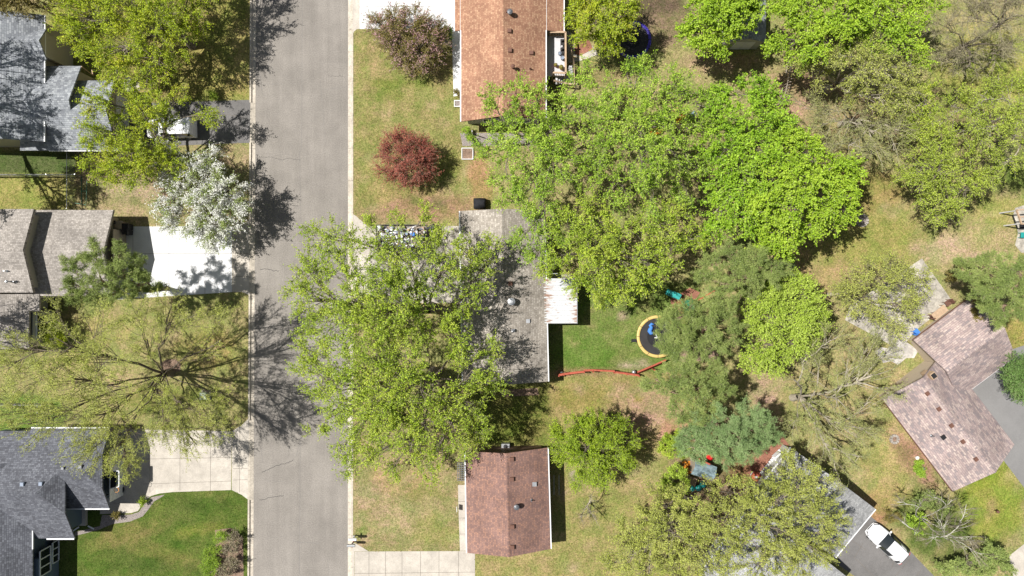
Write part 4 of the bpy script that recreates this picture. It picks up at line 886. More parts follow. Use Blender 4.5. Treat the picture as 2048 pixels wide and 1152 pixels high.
tree('broadleaf_tree', 'huge sparse tree with dark radiating limbs and tiny yellow-green leaves', 'tree', (343, 745),
     [(50, 700, 55, 11), (60, 770, 60, 12), (50, 850, 55, 11), (130, 690, 55, 11), (140, 760, 60, 13), (120, 840, 60, 12), (200, 650, 58, 11), (210, 720, 55, 13), (200, 830, 60, 12), (180, 900, 55, 10.5), (265, 620, 45, 9.5), (290, 680, 50, 11), (270, 870, 50, 11), (245, 930, 36, 9.5), (340, 610, 42, 8.5), (330, 850, 55, 10), (390, 820, 50, 9), (440, 850, 42, 8), (400, 640, 42, 8.5), (440, 680, 42, 8), (455, 790, 36, 7.5), (390, 890, 36, 8.5), (10, 740, 50, 11), (110, 620, 30, 9), (450, 620, 26, 7.5), (0, 810, 50, 11), (235, 775, 45, 12), (310, 790, 45, 11), (225, 905, 42, 10), (265, 945, 26, 9)],
     LM['oliveT'], M['barkdark'], .33, 1.6, dens=5.8, nt=8, nl=9, size=.105, aspect=.6, twig=(.4, 1.0), limb=.40, tw=(.007, .004), dirk=1.0, spread=.5, twm=M['twigolive'])
# off the left edge: their shade falls across the roofs
tree('broadleaf_tree', 'dark brownish tree cut by the top left corner of the picture', 'tree', (60, 10), [(30, -10, 40, 5), (80, -15, 36, 5), (110, 8, 22, 4.5), (55, 8, 22, 4.5), (0, 0, 30, 5), (40, -60, 60, 6)], LM['bronze'], M['barkdark'], .2, 2, dens=5)
tree('broadleaf_tree', 'tree beyond the left edge shading the grey-blue roof and the fenced lawn', 'tree', (-30, 230), [(-130, 70, 55, 10), (-110, 180, 50, 10), (-120, 240, 50, 10), (-105, 285, 45, 9), (-100, 350, 60, 8), (-90, 395, 45, 7), (-180, 150, 60, 11), (-170, 300, 60, 11), (-70, 340, 26, 5)], LM['olive'], M['bark'], .35, 3, dens=3.5)
tree('broadleaf_tree', 'thin-twigged tree beyond the left edge shading the lower taupe roof', 'tree', (-60, 640), [(-90, 620, 40, 8), (-80, 660, 36, 8), (-130, 640, 50, 9), (-70, 690, 24, 7)], LM['greyleaf'], M['bark'], .2, 2, dens=5, nl=2)
# middle front yard
tree('blossom_tree', 'pink flowering crabapple with bronze leaves beside the top white driveway', 'tree', (828, 102),
     [(765, 50, 26, 2.02), (790, 35, 28, 2.3), (825, 45, 34, 2.74), (855, 60, 30, 2.45), (870, 90, 26, 2.02), (800, 80, 36, 2.88), (840, 95, 36, 2.74), (805, 115, 28, 2.02), (840, 125, 26, 1.73), (770, 75, 22, 1.87), (860, 115, 22, 1.58), (750, 48, 16, 1.58), (880, 65, 16, 1.73)],
     LM['bronze'], M['bark'], .16, 1.0, dens=13, nt=8, nl=10, size=.13, leaf2=LM['pink'], f2=.15)
tree('ornamental_tree', 'small crimson-leaved tree on the front lawn, between the crabapple and the junk trailer', 'tree', (832, 326),
     [(785, 290, 24, 2.6), (770, 315, 15, 2), (812, 285, 24, 3), (842, 300, 24, 2.8), (805, 320, 28, 3.6), (838, 330, 26, 3), (790, 345, 20, 2.2), (822, 352, 22, 2.2), (860, 318, 16, 2.2), (800, 268, 15, 2.4), (855, 345, 14, 1.9), (765, 340, 9, 1.8)],
     LM['red'], M['barkdark'], .13, .8, dens=15, nt=8, nl=10, size=.12)
# large trees over the bungalow
tree('maple_tree', 'very large fresh-green tree spreading from the street over the bungalow roof, northern crown', 'tree', (862, 615),
     [(632, 480, 36, 8), (615, 540, 44, 8.5), (675, 475, 38, 9), (730, 452, 20, 8), (690, 530, 54, 11), (795, 438, 18, 8), (765, 538, 44, 11.5), (858, 475, 30, 9), (835, 540, 46, 11), (895, 470, 34, 8.5), (885, 540, 44, 10), (940, 500, 34, 8), (945, 560, 38, 8), (700, 600, 60, 11.5), (625, 600, 46, 8.5), (770, 590, 58, 13), (835, 600, 40, 11), (975, 530, 26, 7.5), (930, 610, 32, 8.5), (660, 655, 48, 9.5), (735, 655, 52, 11.5), (800, 640, 50, 11), (775, 620, 44, 12), (790, 488, 24, 8), (745, 495, 22, 8.5), (720, 630, 44, 11), (760, 680, 40, 12), (850, 425, 20, 7.5), (590, 570, 26, 7.5), (610, 640, 34, 8), (985, 490, 20, 7)],
     LM['mid'], M['bark'], .48, 2.6, dens=5.6, tuft=.95, nt=9, nl=8, size=.17, limb=.32)
tree('maple_tree', 'very large fresh-green tree over the bungalow gable, southern crown with dark gap at its middle', 'tree', (868, 745),
     [(625, 700, 38, 8), (645, 760, 42, 8.5), (690, 715, 48, 10.5), (750, 720, 54, 12), (810, 710, 46, 12), (700, 780, 54, 10.5), (770, 785, 54, 12), (840, 780, 50, 12), (800, 760, 44, 12.5), (740, 800, 44, 11.5), (775, 830, 40, 11.5), (665, 820, 40, 8.5), (725, 845, 50, 10), (790, 850, 50, 10.5), (850, 845, 44, 10.5), (905, 800, 44, 10.5), (945, 740, 44, 9.5), (920, 690, 36, 9.5), (975, 700, 28, 8), (985, 765, 24, 8), (950, 810, 34, 9), (910, 860, 36, 9), (690, 890, 36, 8), (750, 905, 40, 8.5), (820, 905, 40, 8.5), (875, 910, 34, 8), (930, 895, 26, 8), (700, 935, 22, 7), (600, 730, 20, 7.5), (850, 660, 26, 10), (900, 650, 26, 10), (635, 850, 22, 7.5), (780, 945, 20, 7), (860, 945, 18, 7), (960, 870, 22, 7.5)],
     LM['mid'], M['bark'], .5, 2.4, dens=6.0, tuft=.95, nt=9, nl=8, size=.17, limb=.32)
tree('broadleaf_tree', 'soft green tree overhanging the orange-brown roof corner and the bungalow roof', 'tree', (1085, 300),
     [(985, 195, 26, 8), (1030, 185, 34, 8.5), (1075, 195, 30, 8.5), (1060, 235, 42, 9.5), (1000, 245, 26, 7.5), (1000, 300, 36, 8), (1050, 300, 50, 10), (1110, 260, 52, 10.5), (1110, 330, 52, 10.5), (1015, 360, 38, 8.5), (1070, 380, 50, 9.5), (1146, 208, 32, 8.5), (1160, 150, 28, 7.5), (1170, 220, 40, 9.5), (1030, 410, 34, 8), (965, 300, 18, 7), (1085, 435, 42, 8.5), (1160, 300, 40, 10), (1100, 475, 34, 8), (1050, 470, 28, 7.5), (1070, 520, 24, 7)],
     LM['mid2'], M['bark'], .42, 3.0, dens=4.8, nt=9, nl=8, size=.18, limb=.34)
tree('broadleaf_tree', 'broad green tree in the middle of the back garden thicket', 'tree', (1255, 290),
     [(1210, 175, 38, 8), (1260, 160, 36, 7.5), (1310, 180, 42, 8.5), (1360, 170, 36, 8), (1230, 230, 48, 10), (1290, 240, 54, 11), (1350, 240, 46, 10), (1220, 300, 52, 11), (1290, 320, 56, 12), (1350, 310, 46, 10.5), (1180, 350, 42, 9.5), (1240, 380, 50, 10.5), (1310, 390, 50, 10.5), (1400, 250, 34, 8.5), (1390, 190, 28, 7.5), (1290, 125, 22, 6.5), (1390, 330, 30, 8.5), (1370, 375, 34, 8.5), (1415, 215, 24, 8)],
     LM['mid2'], M['bark'], .42, 3.0, dens=4.8, nt=9, nl=8, size=.18, limb=.34)
tree('broadleaf_tree', 'green tree beside the white metal patio cover', 'tree', (1185, 500),
     [(1130, 450, 42, 9), (1180, 430, 44, 9.5), (1125, 510, 36, 8), (1180, 500, 50, 10), (1235, 460, 46, 9.5), (1240, 520, 48, 9), (1290, 460, 46, 9.5), (1300, 520, 44, 8.5), (1350, 440, 42, 9), (1345, 500, 34, 8), (1190, 565, 36, 7.5), (1245, 575, 36, 7), (1150, 565, 26, 7), (1385, 470, 26, 8), (1295, 560, 26, 7), (1210, 600, 20, 6), (1095, 540, 16, 7)],
     LM['mid'], M['bark'], .4, 2.8, dens=5.4, nt=9, nl=8, size=.18, limb=.34)
tree('maple_tree', 'bright green maple crown between the thicket and the sparse trees', 'tree', (1478, 330),
     [(1460, 190, 36, 8), (1510, 180, 34, 8), (1545, 210, 30, 7.5), (1440, 240, 40, 9), (1500, 245, 48, 10), (1455, 300, 44, 10), (1520, 305, 46, 10.5), (1420, 290, 26, 8.5), (1440, 365, 40, 9), (1490, 370, 46, 10), (1430, 425, 36, 8.5), (1480, 430, 40, 9), (1530, 160, 24, 7), (1430, 470, 30, 7.5), (1570, 260, 30, 8.5)],
     LM['maple2'], M['bark'], .36, 2.8, dens=6.5, nt=8, nl=9, size=.19, aspect=.8, limb=.34, u=(.6, 1.0), upb=.8)
tree('maple_tree', 'brightest dense green maple throwing a black shadow toward the stone fire ring', 'tree', (1590, 375),
     [(1560, 290, 40, 9), (1610, 300, 38, 8.5), (1545, 350, 46, 10.5), (1600, 360, 48, 11), (1655, 340, 38, 8.5), (1690, 335, 30, 8), (1535, 410, 46, 10), (1590, 420, 46, 10), (1645, 400, 42, 9), (1690, 390, 30, 8), (1560, 465, 38, 8.5), (1610, 460, 34, 8), (1655, 440, 30, 7.5), (1510, 460, 32, 8), (1570, 500, 20, 7), (1705, 350, 18, 7.5), (1690, 425, 18, 7), (1530, 490, 22, 7)],
     LM['bright'], M['bark'], .38, 2.6, dens=8, nt=8, nl=10, size=.19, aspect=.85, limb=.34, u=(.6, 1.0), upb=.9)
tree('broadleaf_tree', 'yellow-green tree beside the deck, above the violet trampoline', 'tree', (1215, 60),
     [(1155, 30, 30, 6), (1190, 45, 34, 7), (1235, 30, 36, 7), (1265, 25, 24, 6), (1180, 0, 36, 7), (1230, -15, 40, 7), (1215, 75, 26, 5), (1255, 60, 24, 5.5), (1165, 65, 22, 5), (1225, 92, 10, 4.5)],
     LM['olive'], M['barkdark'], .26, 2.2, dens=8, nt=9, nl=10, size=.17, droop=.25)
tree('maple_tree', 'bright green maple leaning over the garden shed', 'tree', (1435, 45),
     [(1400, 15, 34, 7), (1445, 25, 38, 8), (1485, 15, 34, 8), (1395, 60, 28, 6), (1440, 70, 34, 6.5), (1480, 45, 26, 7), (1520, 5, 30, 7), (1410, 90, 18, 5.5), (1450, -20, 50, 8), (1440, 100, 14, 5.5), (1375, 70, 14, 5.5)],
     LM['bright'], M['bark'], .3, 2.4, dens=9, nt=8, nl=9, size=.2, aspect=.85, upb=.9)
tree('maple_tree', 'widest bright green maple along the top edge right of the shed', 'tree', (1660, 45),
     [(1570, 30, 36, 8), (1620, 20, 44, 9), (1590, 80, 36, 7.5), (1640, 75, 44, 9), (1690, 35, 48, 10), (1750, 20, 46, 9), (1700, 90, 36, 8), (1800, 30, 44, 8.5), (1850, 20, 36, 7.5), (1800, 80, 40, 8), (1760, 80, 34, 8.5), (1830, 120, 26, 7), (1560, 95, 26, 7), (1600, 125, 22, 6.5), (1650, -30, 60, 9), (1760, -40, 60, 9), (1850, -20, 40, 8), (1580, 0, 30, 8)],
     LM['bright'], M['bark'], .4, 2.6, dens=7, nt=8, nl=9, size=.19, aspect=.8, upb=.8)
# sparse trees at the right
tree('broadleaf_tree', 'pale-limbed tree with thin olive leaves right of the lattice fence', 'tree', (1655, 180),
     [(1610, 120, 30, 7), (1645, 95, 32, 8), (1690, 110, 42, 9), (1745, 110, 42, 9), (1720, 155, 42, 9), (1780, 150, 42, 8.5), (1820, 180, 36, 8), (1770, 195, 36, 8), (1635, 150, 26, 6), (1700, 185, 30, 7), (1825, 130, 28, 7.5), (1690, 75, 28, 8)],
     LM['oliveT'], M['barkpale'], .3, 1.6, dens=5, nt=9, nl=6, size=.15, limb=.42)
tree('broadleaf_tree', 'almost leafless tan-twigged tree below the pale-limbed tree', 'tree', (1680, 250),
     [(1610, 215, 36, 6.5), (1655, 240, 42, 7.5), (1700, 240, 42, 8), (1640, 285, 36, 7), (1700, 290, 42, 7.5), (1750, 265, 40, 7.5), (1745, 310, 34, 7), (1800, 260, 32, 7), (1790, 300, 28, 6.5), (1660, 320, 26, 6)],
     LM['tanbud'], M['barkpale'], .24, 1.6, dens=4.6, nt=10, nl=4, size=.11, limb=.36, tw=(.012, .006), twm=M['twigolive'])
tree('broadleaf_tree', 'grey-brown bare tree in the top right corner', 'tree', (1900, 110),
     [(1890, 50, 40, 8), (1940, 30, 44, 9), (1990, 50, 42, 9), (2030, 30, 40, 8.5), (1930, 90, 44, 9), (1985, 105, 38, 8.5), (2030, 95, 34, 8), (1890, 120, 34, 7.5), (1950, 0, 50, 9), (1935, 135, 28, 7), (2020, -20, 50, 9)],
     LM['greyleaf'], M['bark'], .3, 2, dens=5.5, nt=11, nl=3, size=.11, limb=.36, tw=(.011, .006), twm=M['twigolive'])
tree('broadleaf_tree', 'pale yellow-green tree filling the right edge', 'tree', (1940, 255),
     [(1905, 210, 34, 7), (1960, 200, 40, 8), (2010, 190, 40, 8), (2045, 220, 34, 7.5), (1930, 260, 38, 8), (1985, 260, 44, 9), (2030, 280, 36, 8), (1960, 310, 36, 7.5), (2005, 330, 30, 7), (1880, 250, 26, 7), (2060, 170, 40, 8), (2070, 300, 40, 8), (1975, 355, 20, 6), (2000, 150, 30, 7)],
     LM['olive2'], M['barkpale'], .3, 2, dens=4.5, nt=9, nl=7, size=.15, limb=.36)
tree('broadleaf_tree', 'loose green tree in the right lawn, below the stacked sparse trees', 'tree', (1858, 345),
     [(1840, 280, 30, 6.5), (1880, 290, 34, 7), (1830, 330, 36, 6.5), (1875, 345, 40, 7.5), (1920, 330, 34, 7), (1835, 380, 30, 5.5), (1875, 395, 32, 6), (1920, 385, 30, 6), (1900, 425, 22, 5), (1870, 435, 16, 4.5), (1955, 370, 24, 6), (1805, 350, 18, 5), (1860, 240, 24, 6)],
     LM['olive2'], M['bark'], .26, 1.8, dens=6, nt=9, nl=8, size=.16)
tree('broadleaf_tree', 'small green tree tangled among the pale branches near the top right', 'tree', (1825, 200),
     [(1810, 225, 28, 6), (1850, 205, 28, 6.5), (1790, 200, 24, 6), (1860, 180, 20, 5.5), (1835, 245, 20, 5.5)],
     LM['mid'], M['barkpale'], .18, 1.6, dens=6, nt=8, nl=7, size=.16)
# conifers and lime maple
tree('pine_tree', 'dull green pine north of the lime maple', 'tree', (1462, 548),
     [(1425, 530, 28, 8), (1460, 515, 32, 9), (1505, 515, 32, 9), (1545, 530, 28, 8.5), (1440, 565, 26, 8), (1485, 555, 32, 9.5), (1530, 565, 28, 8.5), (1405, 550, 18, 7.5), (1565, 545, 18, 7.5), (1500, 590, 24, 7.5), (1455, 600, 20, 7.5)],
     LM['pine'], M['pinebark'], .28, 4, dens=8, nt=10, nl=14, size=.24, aspect=.17, twig=(.25, .55), spread=.8, upb=.25, limb=.35, kind='pine', group='pines between the back gardens')
tree('pine_tree', 'dull green pine hanging over the yellow-rimmed trampoline', 'tree', (1388, 648),
     [(1345, 640, 28, 8), (1334, 665, 26, 8), (1332, 694, 18, 7.5), (1332, 645, 16, 7.5), (1346, 702, 18, 8), (1352, 714, 14, 8), (1346, 622, 14, 8), (1380, 615, 28, 8.5), (1420, 620, 30, 9), (1370, 660, 30, 9), (1410, 660, 32, 10), (1450, 640, 28, 8.5), (1345, 680, 22, 8), (1385, 698, 28, 8.5), (1425, 700, 30, 8.5), (1460, 685, 28, 8), (1475, 650, 18, 7.5), (1445, 600, 20, 8)],
     LM['pine'], M['pinebark'], .28, 4, dens=8, nt=10, nl=14, size=.24, aspect=.17, twig=(.25, .55), spread=.8, upb=.25, limb=.35, kind='pine', group='pines between the back gardens')
tree('pine_tree', 'dull green pine at the end of the red fence above the blue-green spruce', 'tree', (1372, 760),
     [(1310, 758, 20, 7.5), (1345, 745, 28, 8.5), (1390, 740, 30, 9), (1430, 745, 28, 8.5), (1345, 785, 26, 8.5), (1385, 785, 32, 10), (1425, 790, 28, 8.5), (1360, 825, 24, 8), (1400, 830, 28, 8), (1455, 770, 22, 8), (1295, 770, 12, 7), (1440, 815, 20, 8)],
     LM['pine'], M['pinebark'], .28, 4, dens=8, nt=10, nl=14, size=.24, aspect=.17, twig=(.25, .55), spread=.8, upb=.25, limb=.35, kind='pine', group='pines between the back gardens')
tree('spruce_tree', 'blue-green spruce with feathery crown above the playhouse', 'tree', (1430, 850),
     [(1375, 870, 26, 6), (1410, 850, 32, 8), (1455, 835, 34, 9), (1500, 830, 32, 8), (1535, 850, 24, 7), (1430, 885, 34, 8), (1480, 875, 34, 8.5), (1520, 880, 28, 7), (1400, 900, 26, 6), (1450, 910, 28, 6.5), (1495, 905, 26, 6.5), (1550, 870, 16, 6), (1365, 895, 16, 5)],
     LM['spruce'], M['pinebark'], .28, 4, dens=9, nt=10, nl=14, size=.24, aspect=.18, twig=(.3, .6), spread=.6, upb=.25, limb=.35, kind='pine')
tree('pine_tree', 'dark green pine over the corner of the mottled pink roof', 'tree', (1950, 565),
     [(1930, 545, 26, 7.5), (1960, 535, 28, 8.5), (2000, 530, 30, 9), (2035, 540, 28, 9), (1950, 575, 26, 8), (1985, 575, 32, 10), (2025, 580, 30, 9), (1970, 605, 22, 7.5), (2005, 615, 26, 8), (2040, 620, 22, 8), (1915, 530, 14, 7), (2060, 560, 30, 9), (1990, 640, 14, 7)],
     LM['pine'], M['pinebark'], .28, 4, dens=9, nt=10, nl=14, size=.24, aspect=.18, twig=(.25, .55), spread=.7, upb=.25, limb=.35, kind='pine')
tree('conifer_bush', 'round dark green conifer beside the smooth grey driveway', 'tree', (2020, 745),
     [(2040, 735, 26, 3.5), (2065, 750, 34, 4.5), (2045, 765, 28, 4), (2030, 755, 20, 3), (2050, 785, 18, 3)],
     LM['darkcon'], M['bark'], .16, .8, dens=18, nt=9, nl=14, size=.18, aspect=.4, upb=.5)
tree('maple_tree', 'lime yellow-green maple, densest crown right of the pines', 'tree', (1540, 640),
     [(1520, 590, 32, 6), (1560, 570, 30, 6.5), (1600, 585, 34, 7), (1635, 615, 26, 6), (1540, 635, 42, 8), (1590, 635, 42, 8), (1630, 650, 26, 6.5), (1530, 690, 36, 7), (1580, 685, 36, 7), (1505, 640, 28, 6.5), (1505, 725, 24, 5.5), (1550, 725, 22, 5.5), (1615, 690, 18, 5.5), (1540, 560, 18, 5.5)],
     LM['lime'], M['bark'], .3, 2.2, dens=9, nt=9, nl=9, size=.17, aspect=.8, u=(.6, 1.0), upb=.9)
# lower middle
tree('broadleaf_tree', 'round yellow-green tree between the red-brown house and the playhouse', 'tree', (1180, 882),
     [(1130, 865, 24, 4.5), (1160, 850, 26, 5), (1195, 845, 26, 5), (1225, 865, 26, 5), (1170, 890, 36, 6.5), (1215, 895, 34, 6.2), (1250, 890, 20, 4.5), (1140, 905, 26, 4.5), (1180, 930, 30, 5), (1220, 935, 26, 4.8), (1250, 925, 18, 4), (1120, 890, 14, 3.8), (1200, 960, 16, 3.5), (1160, 960, 16, 3.5), (1240, 845, 10, 3.8)],
     LM['maple3'], M['bark'], .22, 1.4, dens=14, nt=9, nl=10, size=.15, dirk=1.1, spread=.4)
tree('bare_tree', 'small leafless tree with forked twigs on the lawn right of the red-brown house', 'tree', (1180, 1004),
     [(1172, 1015, 10, 2.6), (1180, 1030, 14, 2.2), (1192, 1040, 9, 1.8), (1160, 1035, 9, 1.8), (1185, 995, 8, 2.8)],
     LM['tanbud'], M['barkpale'], .07, .8, dens=18, nt=4, nl=0, limb=.6, twig=(.3, .7), tw=(.014, .007))
tree('broadleaf_tree', 'feathery olive tree at the bottom edge, left of the pale grey turned roof', 'tree', (1335, 1020),
     [(1290, 1045, 36, 7), (1335, 1010, 34, 7), (1340, 1065, 44, 9), (1385, 1030, 42, 9), (1390, 1090, 44, 9), (1290, 1095, 34, 7), (1340, 1120, 40, 8), (1260, 1065, 22, 6), (1300, 1150, 30, 7), (1420, 1140, 44, 8.5), (1360, 1160, 40, 8), (1250, 1120, 24, 6), (1320, 985, 20, 6), (1385, 995, 26, 7.5), (1400, 1060, 34, 9), (1265, 1085, 22, 6), (1240, 1060, 16, 5.5), (1280, 1150, 30, 6.5), (1220, 1130, 20, 5)],
     LM['oliveT'], M['bark'], .32, 2, dens=7, nt=9, nl=9, size=.16, dirk=1.1, spread=.4, aspect=.5)
tree('broadleaf_tree', 'feathery olive tree spreading over the pale grey turned roof', 'tree', (1480, 1010),
     [(1440, 985, 36, 7.5), (1490, 975, 34, 7.5), (1450, 1035, 46, 9.5), (1510, 1025, 48, 10), (1560, 1000, 40, 8.5), (1560, 1060, 48, 10), (1500, 1085, 48, 10), (1610, 1035, 38, 8.5), (1615, 1090, 38, 8.5), (1455, 1095, 40, 9), (1560, 1115, 44, 9), (1600, 970, 32, 8), (1640, 1000, 26, 8), (1650, 1060, 22, 7.5), (1510, 1140, 44, 9), (1600, 1135, 36, 8), (1640, 960, 22, 8), (1590, 930, 22, 7.5), (1650, 1105, 20, 7), (1545, 960, 30, 8), (1600, 1005, 34, 8.5), (1635, 1030, 30, 8), (1660, 1080, 24, 7.5), (1560, 925, 16, 7), (1500, 1000, 34, 9), (1675, 1040, 16, 7)],
     LM['oliveT'], M['bark'], .4, 2.2, dens=5.6, nt=9, nl=8, size=.17, dirk=1.1, spread=.4, aspect=.45, limb=.36)
tree('birch_tree', 'wide sparse tree with long white limbs between the lime maple and the mottled pink roof', 'tree', (1585, 795),
     [(1615, 705, 36, 7), (1665, 680, 38, 8), (1720, 675, 36, 8), (1770, 700, 30, 7.5), (1640, 750, 42, 8), (1700, 735, 44, 9), (1755, 750, 38, 8), (1620, 805, 36, 7), (1680, 800, 46, 9), (1740, 805, 42, 8.5), (1785, 790, 24, 7.5), (1640, 860, 38, 7.5), (1700, 865, 42, 8), (1745, 860, 30, 7.5), (1670, 915, 34, 7), (1720, 915, 26, 6.5), (1590, 760, 26, 6), (1590, 850, 26, 6), (1680, 960, 22, 6)],
     LM['tanbud'], M['barkpale'], .3, 1.4, dens=4.6, nt=9, nl=5, size=.11, limb=.42, dirk=1.2, spread=.4, tw=(.009, .005), twm=M['twigolive'])
tree('birch_tree', 'bare white-branched birch above green undergrowth at the lower right', 'tree', (1828, 1030),
     [(1795, 1005, 14, 4.5), (1870, 995, 18, 6), (1905, 1000, 16, 6), (1935, 1010, 20, 6.5), (1880, 1040, 24, 7), (1925, 1045, 22, 7), (1950, 1075, 22, 6.5), (1900, 1080, 22, 6.5), (1935, 1100, 18, 6), (1860, 1075, 20, 6), (1830, 1070, 14, 5), (1965, 1110, 16, 6), (1800, 1040, 12, 4), (1840, 1000, 14, 5)],
     LM['tanbud'], M['barkwhite'], .09, .9, dens=10, nt=9, nl=0, twig=(.3, .7), dirk=1.3, spread=.35, limb=.55, tw=(.012, .006))
tree('broadleaf_tree', 'thin yellow-leaved tree shading the pale concrete patio', 'tree', (1690, 590),
     [(1690, 560, 24, 5), (1725, 540, 28, 6), (1765, 555, 30, 6.5), (1715, 590, 28, 6), (1760, 595, 32, 7), (1805, 575, 28, 6.5), (1800, 615, 26, 6), (1840, 590, 20, 6), (1770, 635, 20, 5), (1700, 615, 16, 4.5), (1825, 545, 16, 5.5), (1780, 520, 16, 5), (1850, 560, 18, 5.5), (1830, 620, 18, 5.5), (1680, 580, 18, 4.5), (1730, 630, 22, 5), (1800, 540, 18, 5.5), (1790, 660, 18, 5)],
     LM['oliveT'], M['barkdark'], .2, 1.5, dens=6.5, nt=10, nl=6, size=.14)
# shrubs
def shrub(name, label, base, blobs, leaf, size=.13, dens=22, nl=9, bark='bark', **k):
    return tree(name, label, 'shrub', base, blobs, leaf, M[bark], .05, .25, dens=dens, nt=7, nl=nl, size=size, twig=(.2, .45), limb=.6, tw=(.008, .004), **k)
shrub('shrub', 'loose yellow-green shrub under the taupe house window', (112, 668), [(95, 665, 16, 1.6), (112, 655, 14, 1.8), (108, 682, 18, 1.8), (125, 675, 10, 1.3)], LM['olive'], bark='barkpale')
shrub('juniper', 'bright green juniper at the left end of the mulched kerb bed', (432, 1112), [(418, 1110, 14, .8), (428, 1128, 13, .7), (414, 1128, 12, .7), (432, 1098, 10, .8), (420, 1146, 12, .7)], LM['mid2'], size=.12, aspect=.3, dens=40)
shrub('juniper', 'small green juniper at the top of the mulched kerb bed', (446, 1074), [(444, 1072, 10, .8), (455, 1070, 8, .8), (438, 1078, 8, .6)], LM['mid2'], size=.12, aspect=.3, dens=40)
for i, (x, y, lb) in enumerate(((468, 1076, 'dark leafless bush at the top right of the mulched kerb bed'), (462, 1100, 'dark leafless bush in the middle of the mulched kerb bed'), (466, 1125, 'dark leafless bush low in the mulched kerb bed'), (452, 1145, 'dark leafless bush cut by the bottom edge in the kerb bed'))):
    shrub('bare_bush', lb, (x, y), [(x - 6, y - 2, 9, .9), (x + 5, y + 3, 9, 1), (x, y - 8, 8, .9)], LM['greyleaf'], nl=2, bark='barkdark', dens=50, group='bare bushes in the kerb bed')
shrub('shrub', 'round clipped dark green shrub beside the top walkway', (895, 67), [(893, 65, 9, .9), (895, 68, 7, 1.0)], LM['darkcon'], dens=60)
shrub('shrub', 'green bush on the lawn edge left of the spruce', (1350, 885), [(1335, 885, 16, 2), (1350, 875, 16, 2.2), (1345, 900, 18, 2.2), (1365, 900, 14, 2), (1325, 895, 8, 1.5)], LM['mid'], size=.15)
shrub('shrub', 'yellow-green bush left of the grey-roofed playhouse', (1352, 965), [(1340, 955, 18, 2.4), (1355, 945, 16, 2.4), (1345, 980, 18, 2.4), (1365, 970, 16, 2.4), (1325, 970, 10, 2), (1360, 1000, 12, 2)], LM['lime'], size=.15)
shrub('shrub', 'dense dark green shrub at the bottom right corner', (1975, 1115), [(1985, 1095, 18, 2.2), (1960, 1115, 22, 2.2), (1995, 1120, 24, 2.6), (1930, 1130, 22, 2), (1900, 1140, 18, 1.8), (1970, 1145, 24, 2.4), (2015, 1140, 14, 2), (1880, 1135, 10, 1.4)], LM['pine'], size=.15)
shrub('shrub', 'green undergrowth shrub under the bare birch, nearest the car', (1822, 1045), [(1820, 1040, 14, 1), (1835, 1055, 14, 1), (1845, 1040, 12, 1.1)], LM['mid2'], dens=24)
shrub('shrub', 'green undergrowth shrub under the bare birch, nearest the roof corner', (1862, 1010), [(1850, 1000, 18, 1), (1870, 1005, 20, 1.2), (1890, 1015, 18, 1), (1835, 1005, 14, .9)], LM['pine'], dens=24)
shrub('shrub', 'dark little shrub at the end of the cracked driveway beside the white car', (1785, 1035), [(1780, 1033, 11, .8), (1792, 1037, 8, .8)], LM['bronze'])
shrub('shrub', 'small leafy plant in the bed along the mottled pink house', (1843, 945), [(1843, 945, 6, .5), (1836, 938, 4, .4), (1838, 928, 4, .4)], LM['mid2'], dens=80)
shrub('shrub', 'tiny green plant in the gravel strip at the curve', (284, 1004), [(284, 1004, 5, .4)], LM['mid'], dens=60)
shrub('shrub', 'tiny brown-green plant in the gravel strip below the pale slab', (233, 1032), [(233, 1032, 5, .4)], LM['bronze'], dens=60)
shrub('shrub', 'small bright yellow shrub beside the dark driveway at top left', (424, 193), [(424, 192, 6, .6)], LM['lime'], dens=80)
shrub('shrub', 'red-brown leaved shrub near the patio corner by the dark pine', (1908, 545), [(1910, 530, 10, 1.6), (1902, 550, 10, 1.5), (1912, 560, 8, 1.4)], LM['bronze'])
shrub('shrub', 'reddish shrub over the mottled roof edge below the dark pine', (1935, 620), [(1952, 612, 10, 3.4), (1948, 628, 10, 3.4), (1956, 640, 8, 3.3)], LM['bronze'])
shrub('shrub', 'low green shrub by the raised house wall downspout', (938, 262), [(932, 262, 7, .8), (940, 272, 6, .7)], LM['mid2'])
shrub('shrub', 'pale blue-green seedling spruce between the bright maple and the pine', (1580, 525), [(1582, 520, 7, 1.4), (1584, 530, 6, 1.2)], LM['spruce'], dens=60, aspect=.3)
print('leaves', LEAFCOUNT)
